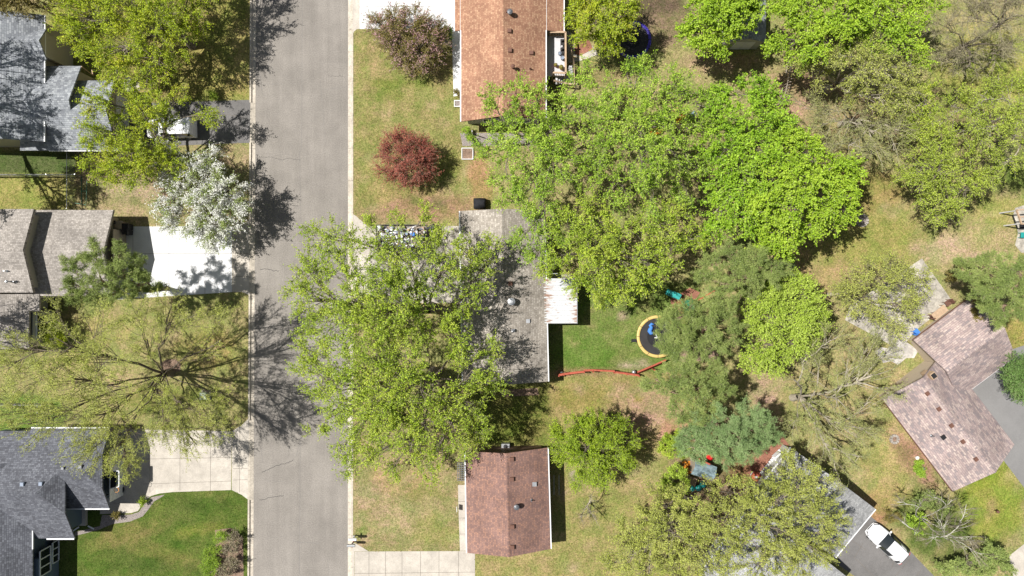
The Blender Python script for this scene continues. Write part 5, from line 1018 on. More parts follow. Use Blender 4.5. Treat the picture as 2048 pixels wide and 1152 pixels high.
# ---------------------------------------------------------------- vehicles
def car(label, px, py, ang, L=4.3, Wd=1.8, kind='hatch'):
    """front towards +x before turning; ang in world radians"""
    root = thing('parked_car' if kind == 'hatch' else 'parked_van', label, 'car' if kind == 'hatch' else 'van', W(px, py))
    o = W(px, py); ca, sa = math.cos(ang), math.sin(ang)
    T = lambda p: (o[0] + p[0] * ca - p[1] * sa, o[1] + p[0] * sa + p[1] * ca, p[2])
    h = Wd / 2
    if kind == 'hatch':   # s from front 0 to rear 1: half width, bottom, belt, top, top half width
        st = [(0, .55, .35, .5, .58, .5), (.02, .74, .25, .62, .7, .66), (.06, .85, .22, .72, .82, .74), (.14, .93, .22, .8, .93, .8), (.26, .96, .22, .86, 1.0, .82), (.31, .965, .22, .9, 1.04, .82),
              (.37, .97, .22, .93, 1.22, .72), (.46, .97, .22, .95, 1.48, .66), (.52, .97, .22, .95, 1.54, .66), (.66, .97, .22, .95, 1.57, .66), (.82, .96, .22, .96, 1.54, .64), (.9, .94, .22, .97, 1.42, .62), (.95, .91, .24, .96, 1.2, .66), (.985, .84, .3, .9, .98, .72), (1, .74, .4, .8, .86, .66)]
        wsr = (5, 7); rear = (10, 12); side = (5, 11)
    else:
        st = [(0, .6, .4, .6, .7, .5), (.02, .78, .3, .75, .85, .7), (.05, .88, .25, .85, .95, .78), (.16, .95, .25, .95, 1.08, .8), (.22, .96, .25, 1.0, 1.12, .8), (.30, .97, .25, 1.05, 1.5, .74), (.36, .97, .25, 1.05, 1.78, .72), (.40, .97, .25, 1.05, 1.84, .72), (.5, .97, .25, 1.05, 1.85, .72), (.505, .97, .25, 1.05, 1.7, .7), (.535, .97, .25, 1.05, 1.7, .7), (.54, .97, .25, 1.05, 1.87, .84), (.98, .96, .25, 1.05, 1.87, .84), (.995, .94, .3, 1.0, 1.6, .82), (1, .9, .4, .9, 1.0, .8)]
        wsr = (4, 6); rear = (9, 10); side = (5, 12)
    rows = []
    for s, hw, zb, zb2, zt, tw in st:
        x = L / 2 - s * L; w_ = hw * h; t = tw * h
        rows.append([(x, -w_ * .9, zb), (x, -w_, zb + .2), (x, -w_, zb2), (x, -t, zt - .05), (x, -t * .8, zt), (x, 0, zt + .015), (x, t * .8, zt), (x, t, zt - .05), (x, w_, zb2), (x, w_, zb + .2), (x, w_ * .9, zb)])
    parts = dict(body=[], windshield=[], rear_window=[], side_window=[]); m = len(rows[0]); V = [T(p) for r_ in rows for p in r_]
    for i in range(len(rows) - 1):
        for k in range(m - 1):
            f = (i * m + k, i * m + k + 1, (i + 1) * m + k + 1, (i + 1) * m + k); key = 'body'
            if wsr[0] <= i < wsr[1] and 3 <= k <= 6: key = 'windshield'
            elif rear[0] <= i < rear[1] and 3 <= k <= 6 and (i > rear[0] or kind != 'hatch'): key = 'rear_window'
            elif side[0] < i < side[1] and k in (2, 7) and i not in (9,): key = 'side_window'
            parts[key].append(f)
    parts['body'] += [tuple(range(m - 1, -1, -1)), tuple(range((len(rows) - 1) * m, len(rows) * m))]
    parts['body'] += [((i + 1) * m, i * m, i * m + m - 1, (i + 1) * m + m - 1) for i in range(len(rows) - 1)]
    for key, fs in parts.items():
        if not fs: continue
        used = sorted({v for f in fs for v in f}); mp = {v: i for i, v in enumerate(used)}
        mb = MB().add([V[v] for v in used], [[mp[v] for v in f] for f in fs]); mb.build(key, M['whitecar'] if key == 'body' else M['glass'], root, smooth=True)
    for sx in (.3, -.31):
        for sy in (-1, 1):
            c = (L * sx, sy * (h - .12), .32); mb = MB(); mb.tube([T((c[0], c[1] - .11, .32)), T((c[0], c[1] + .11, .32))], .32, 18)
            wl = mb.build('wheel', M['tyre'], root); MB().tube([T((c[0], c[1] + sy * .1, .32)), T((c[0], c[1] + sy * .125, .32))], .2, 14).build('rim', M['steel'], wl)
    mx = L / 2 - (.34 if kind == 'hatch' else .3) * L
    for sy in (-1, 1):
        MB().tube([T((mx, sy * (h - .06), .98)), T((mx, sy * (h + .06), 1.02)), T((mx + .02, sy * (h + .17), 1.02))], [.04, .09, .07], 8).build('mirror', M['whitecar'], root, True)
        c = T((L / 2 - .16, sy * h * .64, .6)); q = MB(); q.bar(T((L / 2 - .06, sy * h * .5, .62)), T((L / 2 - .32, sy * h * .82, .72)), .14, .12); q.build('headlight', M['black' if kind == 'hatch' else 'steel'], root)
        q = MB(); q.bar(T((-L / 2 + .06, sy * h * .6, .9)), T((-L / 2 + .2, sy * h * .86, .9)), .1, .16); q.build('tail_light', M['red'], root)
    if kind == 'hatch':
        MB().bar(T((L / 2 - .02, -h * .35, .5)), T((L / 2 - .02, h * .35, .5)), .06, .12).build('grille', M['black'], root)
        for sy in (-1, 1): MB().bar(T((L * .06, sy * h * .6, 1.56)), T((-L * .33, sy * h * .6, 1.56)), .035).build('roof_rail', M['steel'], root)
    return root
car('white hatchback parked nose-in on the cracked driveway at the bottom right', 1767, 1081, math.atan2(.68, -.74), 4.15, 1.72)
car('white van with split roof under the yellow-olive tree at top left', 350, 261, math.pi + .02, 4.5, 1.75, 'van')

# utility trailer full of junk
tr = thing('utility_trailer', 'low utility trailer heaped with junk in front of the bungalow', 'trailer', W(806, 475))
a = W(753, 450, .9); b = W(854, 497, .9); x0, x1, y1, y0 = a[0], b[0], a[1], b[1]; cx, cy = (x0 + x1) / 2, (y0 + y1) / 2
MB().box((cx, cy, .45), (x1 - x0, y1 - y0, .08)).build('bed', M['wood'], tr)
for p, q_ in (((x0, y0), (x1, y0)), ((x0, y1), (x1, y1)), ((x0, y0), (x0, y1)), ((x1, y0), (x1, y1))):
    r_ = MB().bar((*p, 1.05), (*q_, 1.05), .06).build('side_rail', M['black'], tr); q = MB(); n = 6
    for i in range(n + 1): u = i / n; q.bar((p[0] + (q_[0] - p[0]) * u, p[1] + (q_[1] - p[1]) * u, .5), (p[0] + (q_[0] - p[0]) * u, p[1] + (q_[1] - p[1]) * u, 1.03), .04)
    q.bar((*p, .75), (*q_, .75), .03, .1); q.build('stakes', M['black'], r_)
for sy in (-1, 1):
    c = (cx - .2, cy + sy * ((y1 - y0) / 2 + .02), .33); MB().tube([(c[0], c[1] - .1, .33), (c[0], c[1] + .1, .33)], .33, 16).build('wheel', M['tyre'], tr)
tg = MB(); hx = W(876, 457, .5); tg.bar((x1, y0 + .4, .5), hx, .1); tg.bar((x1, y1 - .1, .5), hx, .1); tg.tube([(hx[0] - .3, hx[1], .05), (hx[0] - .3, hx[1], .9)], .04, 8); tg.build('hitch_frame', M['black'], tr)
MB().box((hx[0] - .55, hx[1] + .1, .55), (.7, .5, .35), .5, .7).build('tongue_box', M['black'], tr)
jm = MB(); cols = {}
junkm = [M['white'], M['wood'], M['tanwood'], M['steel'], M['stone'], M['deckgrey'], M['wood'], M['bluegrey']]
jp = [MB() for _ in junkm]
for i in range(230):
    k = random.randrange(len(junkm)); x = random.uniform(x0 + .25, x1 - .25); y = random.uniform(y0 + .2, y1 - .2); z = random.uniform(.55, 1.0)
    if random.random() < .45:
        an = random.uniform(0, math.pi); L = random.uniform(.4, 1.1); jp[k].bar((x - math.cos(an) * L / 2, y - math.sin(an) * L / 2 * .5, z), (x + math.cos(an) * L / 2, y + math.sin(an) * L / 2 * .5, z + random.uniform(-.1, .2)), random.uniform(.04, .14), .04)
    else: jp[k].box((x, y, z), (random.uniform(.12, .45), random.uniform(.1, .35), random.uniform(.05, .3)), random.uniform(0, 3), random.uniform(.6, 1))
jr = thing('junk_pile', 'jumble of boards, rags and scrap heaped on the utility trailer', 'junk', (cx, cy, .53)); jr['kind'] = 'stuff'
for mb, m_ in zip(jp, junkm): mb.build('scrap', m_, jr)
MB().box(W(826, 469, 1.1), (.45, .35, .3), .2, .8).build('bin', M['blue'], None)
o = bpy.data.objects['bin']; tag(o, 'blue plastic bin on top of the junk in the utility trailer', 'bin')
q = MB(); q.lathe(W(760, 456, 1.0), [(.12, 0), (.24, .1), (.22, .35), (.08, .5)], 10); tag(q.build('sack', M['white'], None, True), 'white sack standing at the upper left corner of the junk trailer', 'bag')
q = MB(); q.lathe(W(768, 487, .95), [(.1, 0), (.2, .1), (.18, .25), (.06, .35)], 10); tag(q.build('sack', M['white'], None, True), 'small white sack at the lower left corner of the junk trailer', 'bag')

# mailboxes
def mailbox(label, px, py, ang, m):
    o = W(px, py); r_ = thing('mailbox', label, 'mailbox', o); z = 1.05; MB().box((o[0], o[1], 0), (.1, .1, z)).build('post', M['wood'], r_)
    q = MB(); ca, sa = math.cos(ang), math.sin(ang); prof = [(-.12, 0), (-.12, .14), (-.07, .23), (0, .26), (.07, .23), (.12, .14), (.12, 0)]; vs = []
    for s in (-.36, .36): vs += [(o[0] + s * ca - y * sa, o[1] + s * sa + y * ca, z + h_) for y, h_ in prof]
    n = 7; q.add(vs, [(i, i + 1, n + i + 1, n + i) for i in range(n - 1)] + [list(range(n)), list(range(2 * n - 1, n - 1, -1)), (0, n, 2 * n - 1, n - 1)]); q.build('box', m, r_)
    MB().box((o[0] + .1 * ca - .14 * -sa, o[1] + .1 * sa - .14 * ca, z + .1), (.04, .02, .2), ang).build('flag', M['red'], r_)
mailbox('white mailbox at the kerb beside the lower driveway, upper of the two', 711, 1070, 0, M['white'])
mailbox('grey mailbox at the kerb beside the lower driveway, lower of the two', 708, 1082, 0, M['steel'])
MB().bar(W(708, 1071, .85), W(708, 1082, .85), .1).build('mailbox_rail', M['steel'], None); tag(bpy.data.objects['mailbox_rail'], 'short rail joining the two kerbside mailboxes', 'rail')

# trampolines
def ring(c, r0, r1, z, h, n=40): return MB().lathe(c, [(r0, z), (r1, z), (r1, z + h), (r0, z + h)], n, True)
def trampoline(label, px, py, r, pad, net, tall):
    c = W(px, py, .9); c[2] = 0; t = thing('trampoline', label, 'trampoline', c)
    q = MB(); n = 48
    q.lathe(c, [(r - .25, .9), (r - .22, .93), (r, .93), (r + .03, .88), (r, .84), (r - .25, .86)], n, True); q.build('pad', pad, t, True)
    MB().lathe(c, [(.02, .86), (r - .95, .84), (r - .95, .82), (.02, .83)], n).build('mat', M['mesh'], t)
    ring(c, r - .96, r - .25, .85, .012, n).build('skirt', M['meshgrey'], t)
    for k in range(6):
        th = k * math.pi / 3 + .3; x, y = c[0] + math.cos(th) * (r - .1), c[1] + math.sin(th) * (r - .1)
        MB().tube([(x, y, 0), (x, y, .86)], .035, 8).build('leg', M['steel'], t)
        if k in (0, 2, 4):
            MB().bar((x, y, .03), (c[0] + math.cos(th + 1.05) * (r - .1), c[1] + math.sin(th + 1.05) * (r - .1), .03), .06).build('foot_bar', M['steel'], t)
    for k in range(12):
        q = MB(); th = k * math.pi / 6; q.bar((c[0] + math.cos(th) * (r - .26), c[1] + math.sin(th) * (r - .26), .935), (c[0] + math.cos(th) * (r + .03), c[1] + math.sin(th) * (r + .03), .935), .035, .02); q.build('pad_tie', M['black'], t)
    return t, c
t1, c1 = trampoline('round trampoline with yellow rim, half covered by the pine', 1316, 673, 1.93, M['yellow'], None, 0)
# white printed ring and lettering-like bar on the mat
q = MB(); lc = W(1315, 671, .87); q.lathe((lc[0], lc[1], .868), [(.09, 0), (.15, 0), (.15, .006), (.09, .006)], 20, True); q.bar((lc[0] - .28, lc[1] - .2, .872), (lc[0] + .2, lc[1] - .22, .872), .07, .008); q.build('print', M['white'], t1)
bl = []
q = MB(); pts = [W(*p_, .93) for p_ in ((1308, 649), (1303, 648), (1300, 651), (1303, 654), (1301, 658), (1299, 662), (1302, 666), (1307, 667))]
q.tube(pts, [.06, .14, .13, .16, .2, .2, .2, .08], 10); tag(q.build('blanket', M['blue'], None, True), 'crumpled blue blanket lying on the yellow-rimmed trampoline', 'blanket')
t2, c2 = trampoline('round trampoline with violet rim in the shade beside the deck', 1265, 79, 1.72, M['navy'], None, 1)
st_ = MB(); sc = W(1269, 689)
tl = thing('step_ladder', 'small black step beside the yellow-rimmed trampoline', 'step', W(1267, 681))
for z in (.25, .5): MB().box((*W(1268, 681, z)[:2], z), (.5, .35 - z * .3, .04)).build('tread', M['black'], tl)
for sy in (-.24, .24): c = W(1268, 681); MB().bar((c[0] + sy, c[1] - .2, 0), (c[0] + sy, c[1] + .12, .6), .04).build('side_frame', M['black'], tl)

# red board fence
rf = thing('board_fence', 'low red-stained board fence zigzagging across the back lawn', 'fence', W(1225, 745))
pl = [(1116, 749), (1126, 747), (1166, 742), (1184, 741), (1226, 743), (1250, 746), (1274, 749.5), (1304, 737), (1330, 725.5)]
for i in range(len(pl) - 1):
    lean = .38 if i >= 6 else (.14 if i in (2, 3) else .05); a = W(*pl[i]); b = W(*pl[i + 1]); d = b - a; L = np.linalg.norm(d); d /= L; nn = np.array([-d[1], d[0], 0]); hh = 1.1
    q = MB(); k = max(1, int(L / .15))
    for j in range(k):
        s0 = a + d * (L * j / k + .01); s1 = a + d * (L * (j + 1) / k - .01); m0 = (s0 + s1) / 2
        q.bar(m0 + [0, 0, .05], m0 + nn * lean * hh + [0, 0, hh * (1 - lean * .3)], L / k - .02, .03) if False else q.add(
            [s0 + [0, 0, .03], s1 + [0, 0, .03], s1 + nn * .03 + [0, 0, .03], s0 + nn * .03 + [0, 0, .03]] + [p + nn * lean * hh + [0, 0, hh] for p in (s0, s1, s1 + nn * .05, s0 + nn * .05)], [(0, 3, 2, 1), (4, 5, 6, 7), (0, 1, 5, 4), (1, 2, 6, 5), (2, 3, 7, 6), (3, 0, 4, 7)])
    top = nn * lean * hh + [0, 0, hh]; q.bar(a + top * .8 + nn * .06, b + top * .8 + nn * .06, .09, .05); q.bar(a + top + [0, 0, .03], b + top + [0, 0, .03], .13, .03)
    q.build('panel', M['redwood'], rf)
    MB().box((a[0], a[1], 0), (.1, .1, 1.25)).build('post', M['redwood'], rf)
q = MB(); p = W(1120, 742); q.tube([p, p + [0, 0, 1.3], p + [.1, .1, 1.4], p + [.2, 0, 1.25]], .03, 8); 
tag(q.build('pole', M['steel'], None), 'bent white metal pole at the house end of the red fence', 'pole')
bb = W(1266, 743); q = MB(); q.lathe(bb, [(.05, 0), (.16, .1), (.2, .4), (.17, .55), (.05, .6)], 14); tag(q.build('barrel', M['steel'], None, True), 'small silver canister standing at the bend of the red fence', 'canister')

# lattice fence
lf = thing('lattice_fence', 'leaning grey slatted fence beside the pale-limbed tree', 'fence', W(1568, 150))
a = W(1575, 122); b = W(1556, 212); d = (b - a); L = np.linalg.norm(d); d /= L; nn = np.array([d[1], -d[0], 0])
q = MB(); k = int(L / .28)
for j in range(k):
    m0 = a + d * (L * (j + .5) / k); q.bar(m0 + [0, 0, .1], m0 - nn * .15 + [0, 0, 1.6], .05, .17)
q.build('slats', M['wood'], lf); q = MB()
for z in (.4, 1.4): q.bar(a + nn * .04 + [0, 0, z], b + nn * .04 + [0, 0, z], .06, .09)
q.build('rails', M['wood'], lf)
for u in (0, .5, 1): p = a + d * L * u + nn * .1; MB().box((p[0], p[1], 0), (.1, .1, 1.7)).build('post', M['wood'], lf)

# chain link fences
def chain(label, p0, p1, h=1.2):
    a = W(*p0); b = W(*p1); d = b - a; L = np.linalg.norm(d); d /= L; t = thing('chain_link_fence', label, 'fence', (a + b) / 2)
    MB().tube([a + [0, 0, h], b + [0, 0, h]], .028, 8).build('top_rail', M['steel'], t)
    n = max(1, round(L / 2.4))
    for i in range(n + 1): p = a + d * L * i / n; MB().tube([p, p + [0, 0, h + .05]], .035, 8).build('post', M['steel'], t)
    q = MB(); k = int(L / .16)
    for i in range(k):
        for s in (-1, 1):
            u0 = L * i / k; u1 = u0 + s * h * .9
            if 0 <= u1 <= L: q.bar(a + d * u0 + [0, 0, .05], a + d * u1 + [0, 0, h - .03], .008)
    q.build('wire_mesh', M['steel'], t)
chain('chain link fence running down toward the taupe roof', (150, 306), (150, 420))
chain('chain link fence ending at the left frame edge, between the top two left houses', (-60, 353), (166, 353))
chain('chain link fence along the lawn above the slate roof', (-60, 806), (100, 806))
chain('short chain link fence meeting the slate roof corner', (92, 806), (92, 862))
gt = thing('garden_trellis', 'thin green metal frame standing beside the chain link fence', 'trellis', W(167, 385))
for pa, pb in (((163, 352, .05), (163, 408, .05)), ((174, 362, .9), (172, 408, .9)), ((163, 382, .9), (174, 382, .9)), ((163, 382, 0), (163, 382, .9)), ((174, 362, 0), (174, 362, .9)), ((172, 408, 0), (172, 408, .9)), ((150, 406, .9), (172, 410, .9)), ((163, 382, .9), (163, 408, .9))):
    MB().tube([W(*pa), W(*pb)], .03, 6).build('bar', M['green'], gt)

# yard furniture and small things
def simple(nm, label, cat, mb, m, smooth=False, group=None): return tag(mb.build(nm, m, None, smooth), label, cat, group)
gr = thing('covered_grill', 'barbecue grill under a black cover at the bungalow gable', 'grill', W(962, 410))
q = MB(); c = W(960, 408); q.add([(c[0] + x * s, c[1] + y * s2, z) for z, s, s2 in ((.02, .56, .46), (.75, .55, .44), (1.05, .42, .2), (1.1, .36, .04)) for x, y in ((-1, -1), (0, -1.08), (1, -1), (1.05, 0), (1, 1), (0, 1.06), (-1, 1), (-1.04, 0))],
    [(i * 8 + k, i * 8 + (k + 1) % 8, (i + 1) * 8 + (k + 1) % 8, (i + 1) * 8 + k) for i in range(3) for k in range(8)] + [tuple(range(24, 32))]); q.build('cover', flat('black_fabric', (.025, .025, .028), .9, .1, var=.3), gr, True)
for sx in (-.4, .4): MB().tube([(c[0] + sx, c[1] - .5, .1), (c[0] + sx, c[1] - .42, .1)], .1, 12).build('wheel', M['tyre'], gr)
def planter(label, px, py, w_, fill, wall='white'):
    c = W(px, py); r_ = thing('planter', label, 'planter', c); t = .06; q = MB()
    for dx, dy, sx, sy in ((0, w_ / 2, w_ + t, t), (0, -w_ / 2, w_ + t, t), (w_ / 2, 0, t, w_ - t), (-w_ / 2, 0, t, w_ - t)): q.box((c[0] + dx, c[1] + dy, 0), (sx, sy, .22))
    q.build('frame', M[wall], r_); MB().box((c[0], c[1], 0), (w_ - t, w_ - t, .15)).build('soil', M[fill], r_)
planter('square white-edged planting bed on the lawn above the bungalow', 935, 308, 1.02, 'mulch')
planter('smaller white-edged planter against the orange-brown roof eave', 915, 208, .55, 'gravel')
shrub('potted_shrub', 'round brown-green bush at the end of the top walkway', (915, 188), [(915, 188, 6, .6)], LM['bronze'], dens=70)
def stonering(label, px, py, r, n=14):
    c = W(px, py); t = thing('fire_ring', label, 'fire pit', c)
    for k in range(n):
        th = 2 * math.pi * k / n; MB().box((c[0] + math.cos(th) * r, c[1] + math.sin(th) * r, 0), (.24, 2 * math.pi * r / n * .9, random.uniform(.15, .22)), th, .85).build('stone', M['stone'], t)
    MB().lathe(c, [(r - .12, .02), (r - .12, .05), (.05, .08)], 16).build('ash', M['mulch' if r < .45 else 'gravel'], t)
stonering('pink-grey stone fire ring on the lawn right of the brightest maple', 1723, 441, .5)
stonering('small pale stone ring on the lawn left of the mottled pink roof', 1788, 878, .34, 10)
c = W(1282, 962)
def slabbed(name, label, cat, px, py, sz, ang, m, z=0, legs=True):
    c = W(px, py, z + sz[2]); r_ = thing(name, label, cat, (c[0], c[1], z)); MB().box((c[0], c[1], z + sz[2] - .05), (sz[0], sz[1], .05), ang).build('top', M[m], r_)
    if legs:
        for sx in (-1, 1):
            for sy in (-1, 1):
                x, y = sx * (sz[0] / 2 - .06), sy * (sz[1] / 2 - .06); MB().box((c[0] + x * math.cos(ang) - y * math.sin(ang), c[1] + x * math.sin(ang) + y * math.cos(ang), z), (.05, .05, sz[2] - .05), ang).build('leg', M[m], r_)
    return r_, c
# patio beside the pink roof
r_, c = slabbed('patio_table', 'long tan wooden table against the mottled pink roof eave', 'table', 1880, 625, (1.5, .7, .72), R(38), 'tanwood')
def chair(label, px, py, ang, m, cat='chair', z=0):
    c = W(px, py, z + .45); r_ = thing('patio_chair', label, cat, (c[0], c[1], z)); ca, sa = math.cos(ang), math.sin(ang)
    P = lambda x, y, zz: (c[0] + x * ca - y * sa, c[1] + x * sa + y * ca, z + zz)
    MB().box(P(0, 0, .42), (.5, .5, .05), ang).build('seat', M[m], r_); MB().bar(P(-.25, 0, .45), P(-.34, 0, .95), .05, .5).build('backrest', M[m], r_)
    q = MB(); q.slab([P(-.23, -.25, .46), P(-.23, .25, .46), P(-.33, .25, .95), P(-.33, -.25, .95)], .03); q.build('back_panel', M[m], r_)
    for x in (-.22, .22):
        for y in (-.22, .22): MB().bar(P(x, y, 0), P(x, y, .42), .04).build('leg', M[m], r_)
    return r_
chair('blue patio chair by the left corner of the mottled pink roof', 1833, 664, R(40), 'blue')
chair('dark wooden chair at the left end of the tan patio table', 1866, 632, R(38), 'brown')
chair('brown chair at the right end of the tan patio table', 1896, 606, R(218), 'brown')
chair('black chair on the gravel patio at the right edge', 2046, 452, R(180), 'black')
chair('teal chair on the gravel patio at the right edge, below the black chair', 2047, 470, R(180), 'teal')
pg = thing('pergola', 'low timber pergola frame at the right edge of the picture', 'pergola', W(2056, 430))
for a_, b_ in (((2033, 420, 2.2), (2043, 448, 2.2)), ((2033, 420, 2.2), (2100, 416, 2.2)), ((2043, 448, 2.2), (2100, 444, 2.2)), ((2038, 434, 2.25), (2100, 430, 2.25))): MB().bar(W(*a_), W(*b_), .1, .16).build('beam', M['tanwood'], pg)
for a_ in ((2034, 421), (2043, 447)): p = W(*a_, 2.2); MB().box((p[0], p[1], 0), (.1, .1, 2.15)).build('post', M['deckgrey'], pg)
# deck furniture
zd = 1.5
def lounger(label, px, py):
    c = W(px, py, zd + .3); r_ = thing('deck_chair', label, 'deck chair', (c[0], c[1], zd + .04)); MB().box((c[0], c[1], zd + .36), (.3, .56, .05)).build('seat', M['meshgrey'], r_)
    MB().bar((c[0] + .15, c[1], zd + .4), (c[0] + .3, c[1], zd + .85), .04, .56).build('strip', M['meshgrey'], r_)
    MB().slab([(c[0] + .14, c[1] - .28, zd + .4), (c[0] + .14, c[1] + .28, zd + .4), (c[0] + .26, c[1] + .28, zd + .8), (c[0] + .26, c[1] - .28, zd + .8)], .03).build('backrest', M['meshgrey'], r_)
    for sx in (-.12, .12):
        for sy in (-.26, .26): MB().bar((c[0] + sx, c[1] + sy, zd + .04), (c[0] + sx, c[1] + sy, zd + .36), .03).build('leg', M['black'], r_)
lounger('dark mesh deck chair on the raised deck, nearer the top', 1124, 85); lounger('dark mesh deck chair on the raised deck, above the stools', 1124, 102)
def pot(nm, label, cat, px, py, z, r, h, m, plant=None):
    c = W(px, py, z); r_ = thing(nm, label, cat, c); MB().lathe(c, [(r * .7, 0), (r, h), (r * .85, h), (r * .8, h * .85)], 14).build('pot', M[m], r_)
    if plant: MB().lathe(c + [0, 0, h * .8], [(r * .8, 0), (r * 1.1, h * .4), (r * .5, h * .9)], 9).build('plant', plant, r_)
pot('stool', 'larger round blue-grey stool on the raised deck', 'stool', 1124, 118, zd + .04, .17, .4, 'bluegrey'); pot('stool', 'small blue-grey round stool on the raised deck beside the larger one', 'stool', 1119, 109, zd + .04, .15, .4, 'bluegrey')
pot('flower_pot', 'terracotta pot at the lower rail of the raised deck', 'pot', 1122, 137, zd + .04, .2, .35, 'orange', LM['bronze']); pot('flower_pot', 'red pot in the shaded corner of the raised deck', 'pot', 1111, 132, zd + .04, .16, .3, 'red', LM['bronze'])
pot('flower_pot', 'round dark pot on the concrete pad beside the top left garage', 'pot', 262, 163, 0, .28, .5, 'black')
pot('flower_pot', 'small white pot at the edge of the dark driveway at top left', 'pot', 434, 197, 0, .15, .2, 'white')
pot('flower_pot', 'white pot in the bed along the mottled pink house, upper one', 'pot', 1832, 915, 0, .17, .25, 'white'); pot('flower_pot', 'grey-blue pot in the bed along the mottled pink house, lower one', 'pot', 1843, 937, 0, .2, .25, 'steel')
bn = thing('garden_bench', 'white slatted bench leaning on the lower deck landing', 'bench', W(1141, 142, .4))
q = MB()
for i in range(6): q.box((*W(1140.5 + i * .4, 133 + i * 3.2, 1)[:2], .9), (.34, .11, .04), .1)
q.build('slats', M['deckgrey'], bn)
for py in (133, 149): q = MB(); q.box((*W(1141, py, .7)[:2], .4), (.3, .06, .5)); q.build('leg', M['deckgrey'], bn)
# toy slide red/white
ty = thing('toy_slide', 'small red toddler slide with white chute beside the violet trampoline', 'slide', W(1216, 86))
MB().slab([W(1213, 77, .7), W(1216, 77, .7), W(1223, 86, .15), (W(1219, 88, .15))], .05).build('chute', M['white'], ty)
MB().box((*W(1219, 91, .3)[:2], 0), (.35, .25, .3), .5, .7).build('base', M['red'], ty); MB().box((*W(1211, 84, .4)[:2], 0), (.3, .25, .45), .4, .7).build('tower', M['red'], ty)
hs = ribbon([(1147, 113), (1165, 118), (1185, 124), (1205, 128), (1228, 131)], .03, .03); simple('garden_hose', 'yellow garden hose trailing from the deck toward the thicket', 'hose', hs, M['yellow'])
# play set near pines
ps = thing('play_set', 'timber swing set with green canopy under the pines', 'play set', W(1372, 610))
MB().slab([W(1362, 603, 2.2), W(1384, 596, 2.2), W(1388, 608, 2.6), W(1366, 616, 2.6)], .04).build('canopy', M['green'], ps); MB().slab([W(1366, 616, 2.6), W(1388, 608, 2.6), W(1391, 620, 2.2), W(1369, 628, 2.2)], .04).build('canopy', M['green'], ps)
for p in ((1364, 605), (1384, 598), (1370, 626), (1390, 618)): c = W(*p, 2.2); MB().box((c[0], c[1], 0), (.1, .1, 2.2)).build('post', M['redwood'], ps)
MB().box((*W(1377, 612, 1.3)[:2], 1.2), (1.2, 1.1, .06), .3).build('platform', M['redwood'], ps)
MB().bar(W(1388, 605, 2.3), W(1440, 575, 2.3), .1).build('swing_beam', M['redwood'], ps)
for p in ((1436, 570), (1444, 582)): MB().bar(W(1440, 575, 2.3), W(*p), .1).build('swing_leg', M['redwood'], ps)
q = MB(); e0 = W(1332, 583, .35); e1 = W(1361, 595, 1.25)
d = nrm((e1 - e0)[None])[0]; nn = np.array([-d[1], d[0], 0]); nn /= np.linalg.norm(nn)
q.slab([e0 - nn * .24, e0 + nn * .24, e1 + nn * .24, e1 - nn * .24], .04)
for s in (-1, 1): q.bar(e0 + nn * s * .25 + [0, 0, .06], e1 + nn * s * .25 + [0, 0, .06], .05, .16)
q.build('slide', M['teal'], ps)
# playhouse, bottom
ph = thing('playhouse', 'playhouse with patched grey-blue tarp roof and teal trim beside the spruce', 'playhouse', W(1412, 942))
P4 = [(1391, 918), (1434, 934), (1424, 962), (1382, 948)]
zf = 1.9
a, b, c_, d_ = [W(*p, zf) for p in P4]; m1 = (a + d_) / 2 + [0, 0, .5]; m2 = (b + c_) / 2 + [0, 0, .5]
MB().slab([a, b, m2, m1], .05).build('roof', M['tarp'], ph); MB().slab([m1, m2, c_, d_], .05).build('roof', M['tarp'], ph)
q = MB(); k = .88; ce = (a + b + c_ + d_) / 4; cs_ = [ce + (p - ce) * k for p in (a, b, c_, d_)]; q.slab([np.array([p[0], p[1], zf - .06]) for p in cs_], zf - .1); q.build('wall', M['wood'], ph)
MB().bar(W(1394, 916, 1.95), W(1420, 929, 1.95), .12, .08).build('trim', M['redwood'], ph)
q = MB()
for i in range(5):
    c = W(1380 + i * 3.0, 962 + i * 1.0, .7 - i * .0); q.box((c[0], c[1], .5), (.1, .75, .05), R(-18))
q.build('steps', M['tanwood'], ph)
for px, py in ((1384, 978), (1398, 977), (1407, 970)): 
    c = W(px, py, .5); q = MB().lathe(c, [(.05, -.5), (.26, -.45), (.3, -.1), (.2, .05)], 10); q.build('seat_tub', M['teal'], ph, True)
simple('toy_pile', 'heap of orange and brown toys left of the playhouse roof', 'toys', (lambda q: [q.box(W(random.uniform(1366, 1382), random.uniform(922, 944), 0) + [0, 0, random.uniform(0, .5)], (random.uniform(.1, .35), random.uniform(.1, .3), random.uniform(.1, .3)), random.uniform(0, 3), .7) for _ in range(26)] and q)(MB()), M['orange'])
pot('toy_car', 'round yellow toy beside the top edge of the playhouse roof', 'toy', 1416, 911, 0, .32, .5, 'yellow', M['red'])
# things glimpsed in the thicket
ky = MB(); ky.tube([W(1299, 268, .3), W(1306, 264, .4), W(1318, 262, .4), W(1328, 259, .3)], [.06, .3, .3, .05], 10); simple('kayak', 'orange kayak lying under the thicket trees', 'kayak', ky, M['orange'], True)
py_ = thing('play_tower', 'yellow plastic play tower glimpsed through the thicket', 'play tower', W(1352, 225))
for px, py, m_ in ((1350, 217, 'yellow'), (1356, 230, 'yellow'), (1366, 233, 'orange'), (1387, 228, 'tarp')): MB().box((*W(px, py, 1.6)[:2], 0), (.55, .5, 1.7), random.random(), .8).build('panel', M[m_], py_)
MB().slab([W(1338, 240, 1.5), W(1346, 238, 1.5), W(1336, 250, .2), W(1328, 250, .2)], .05).build('slide', M['yellow'], py_)
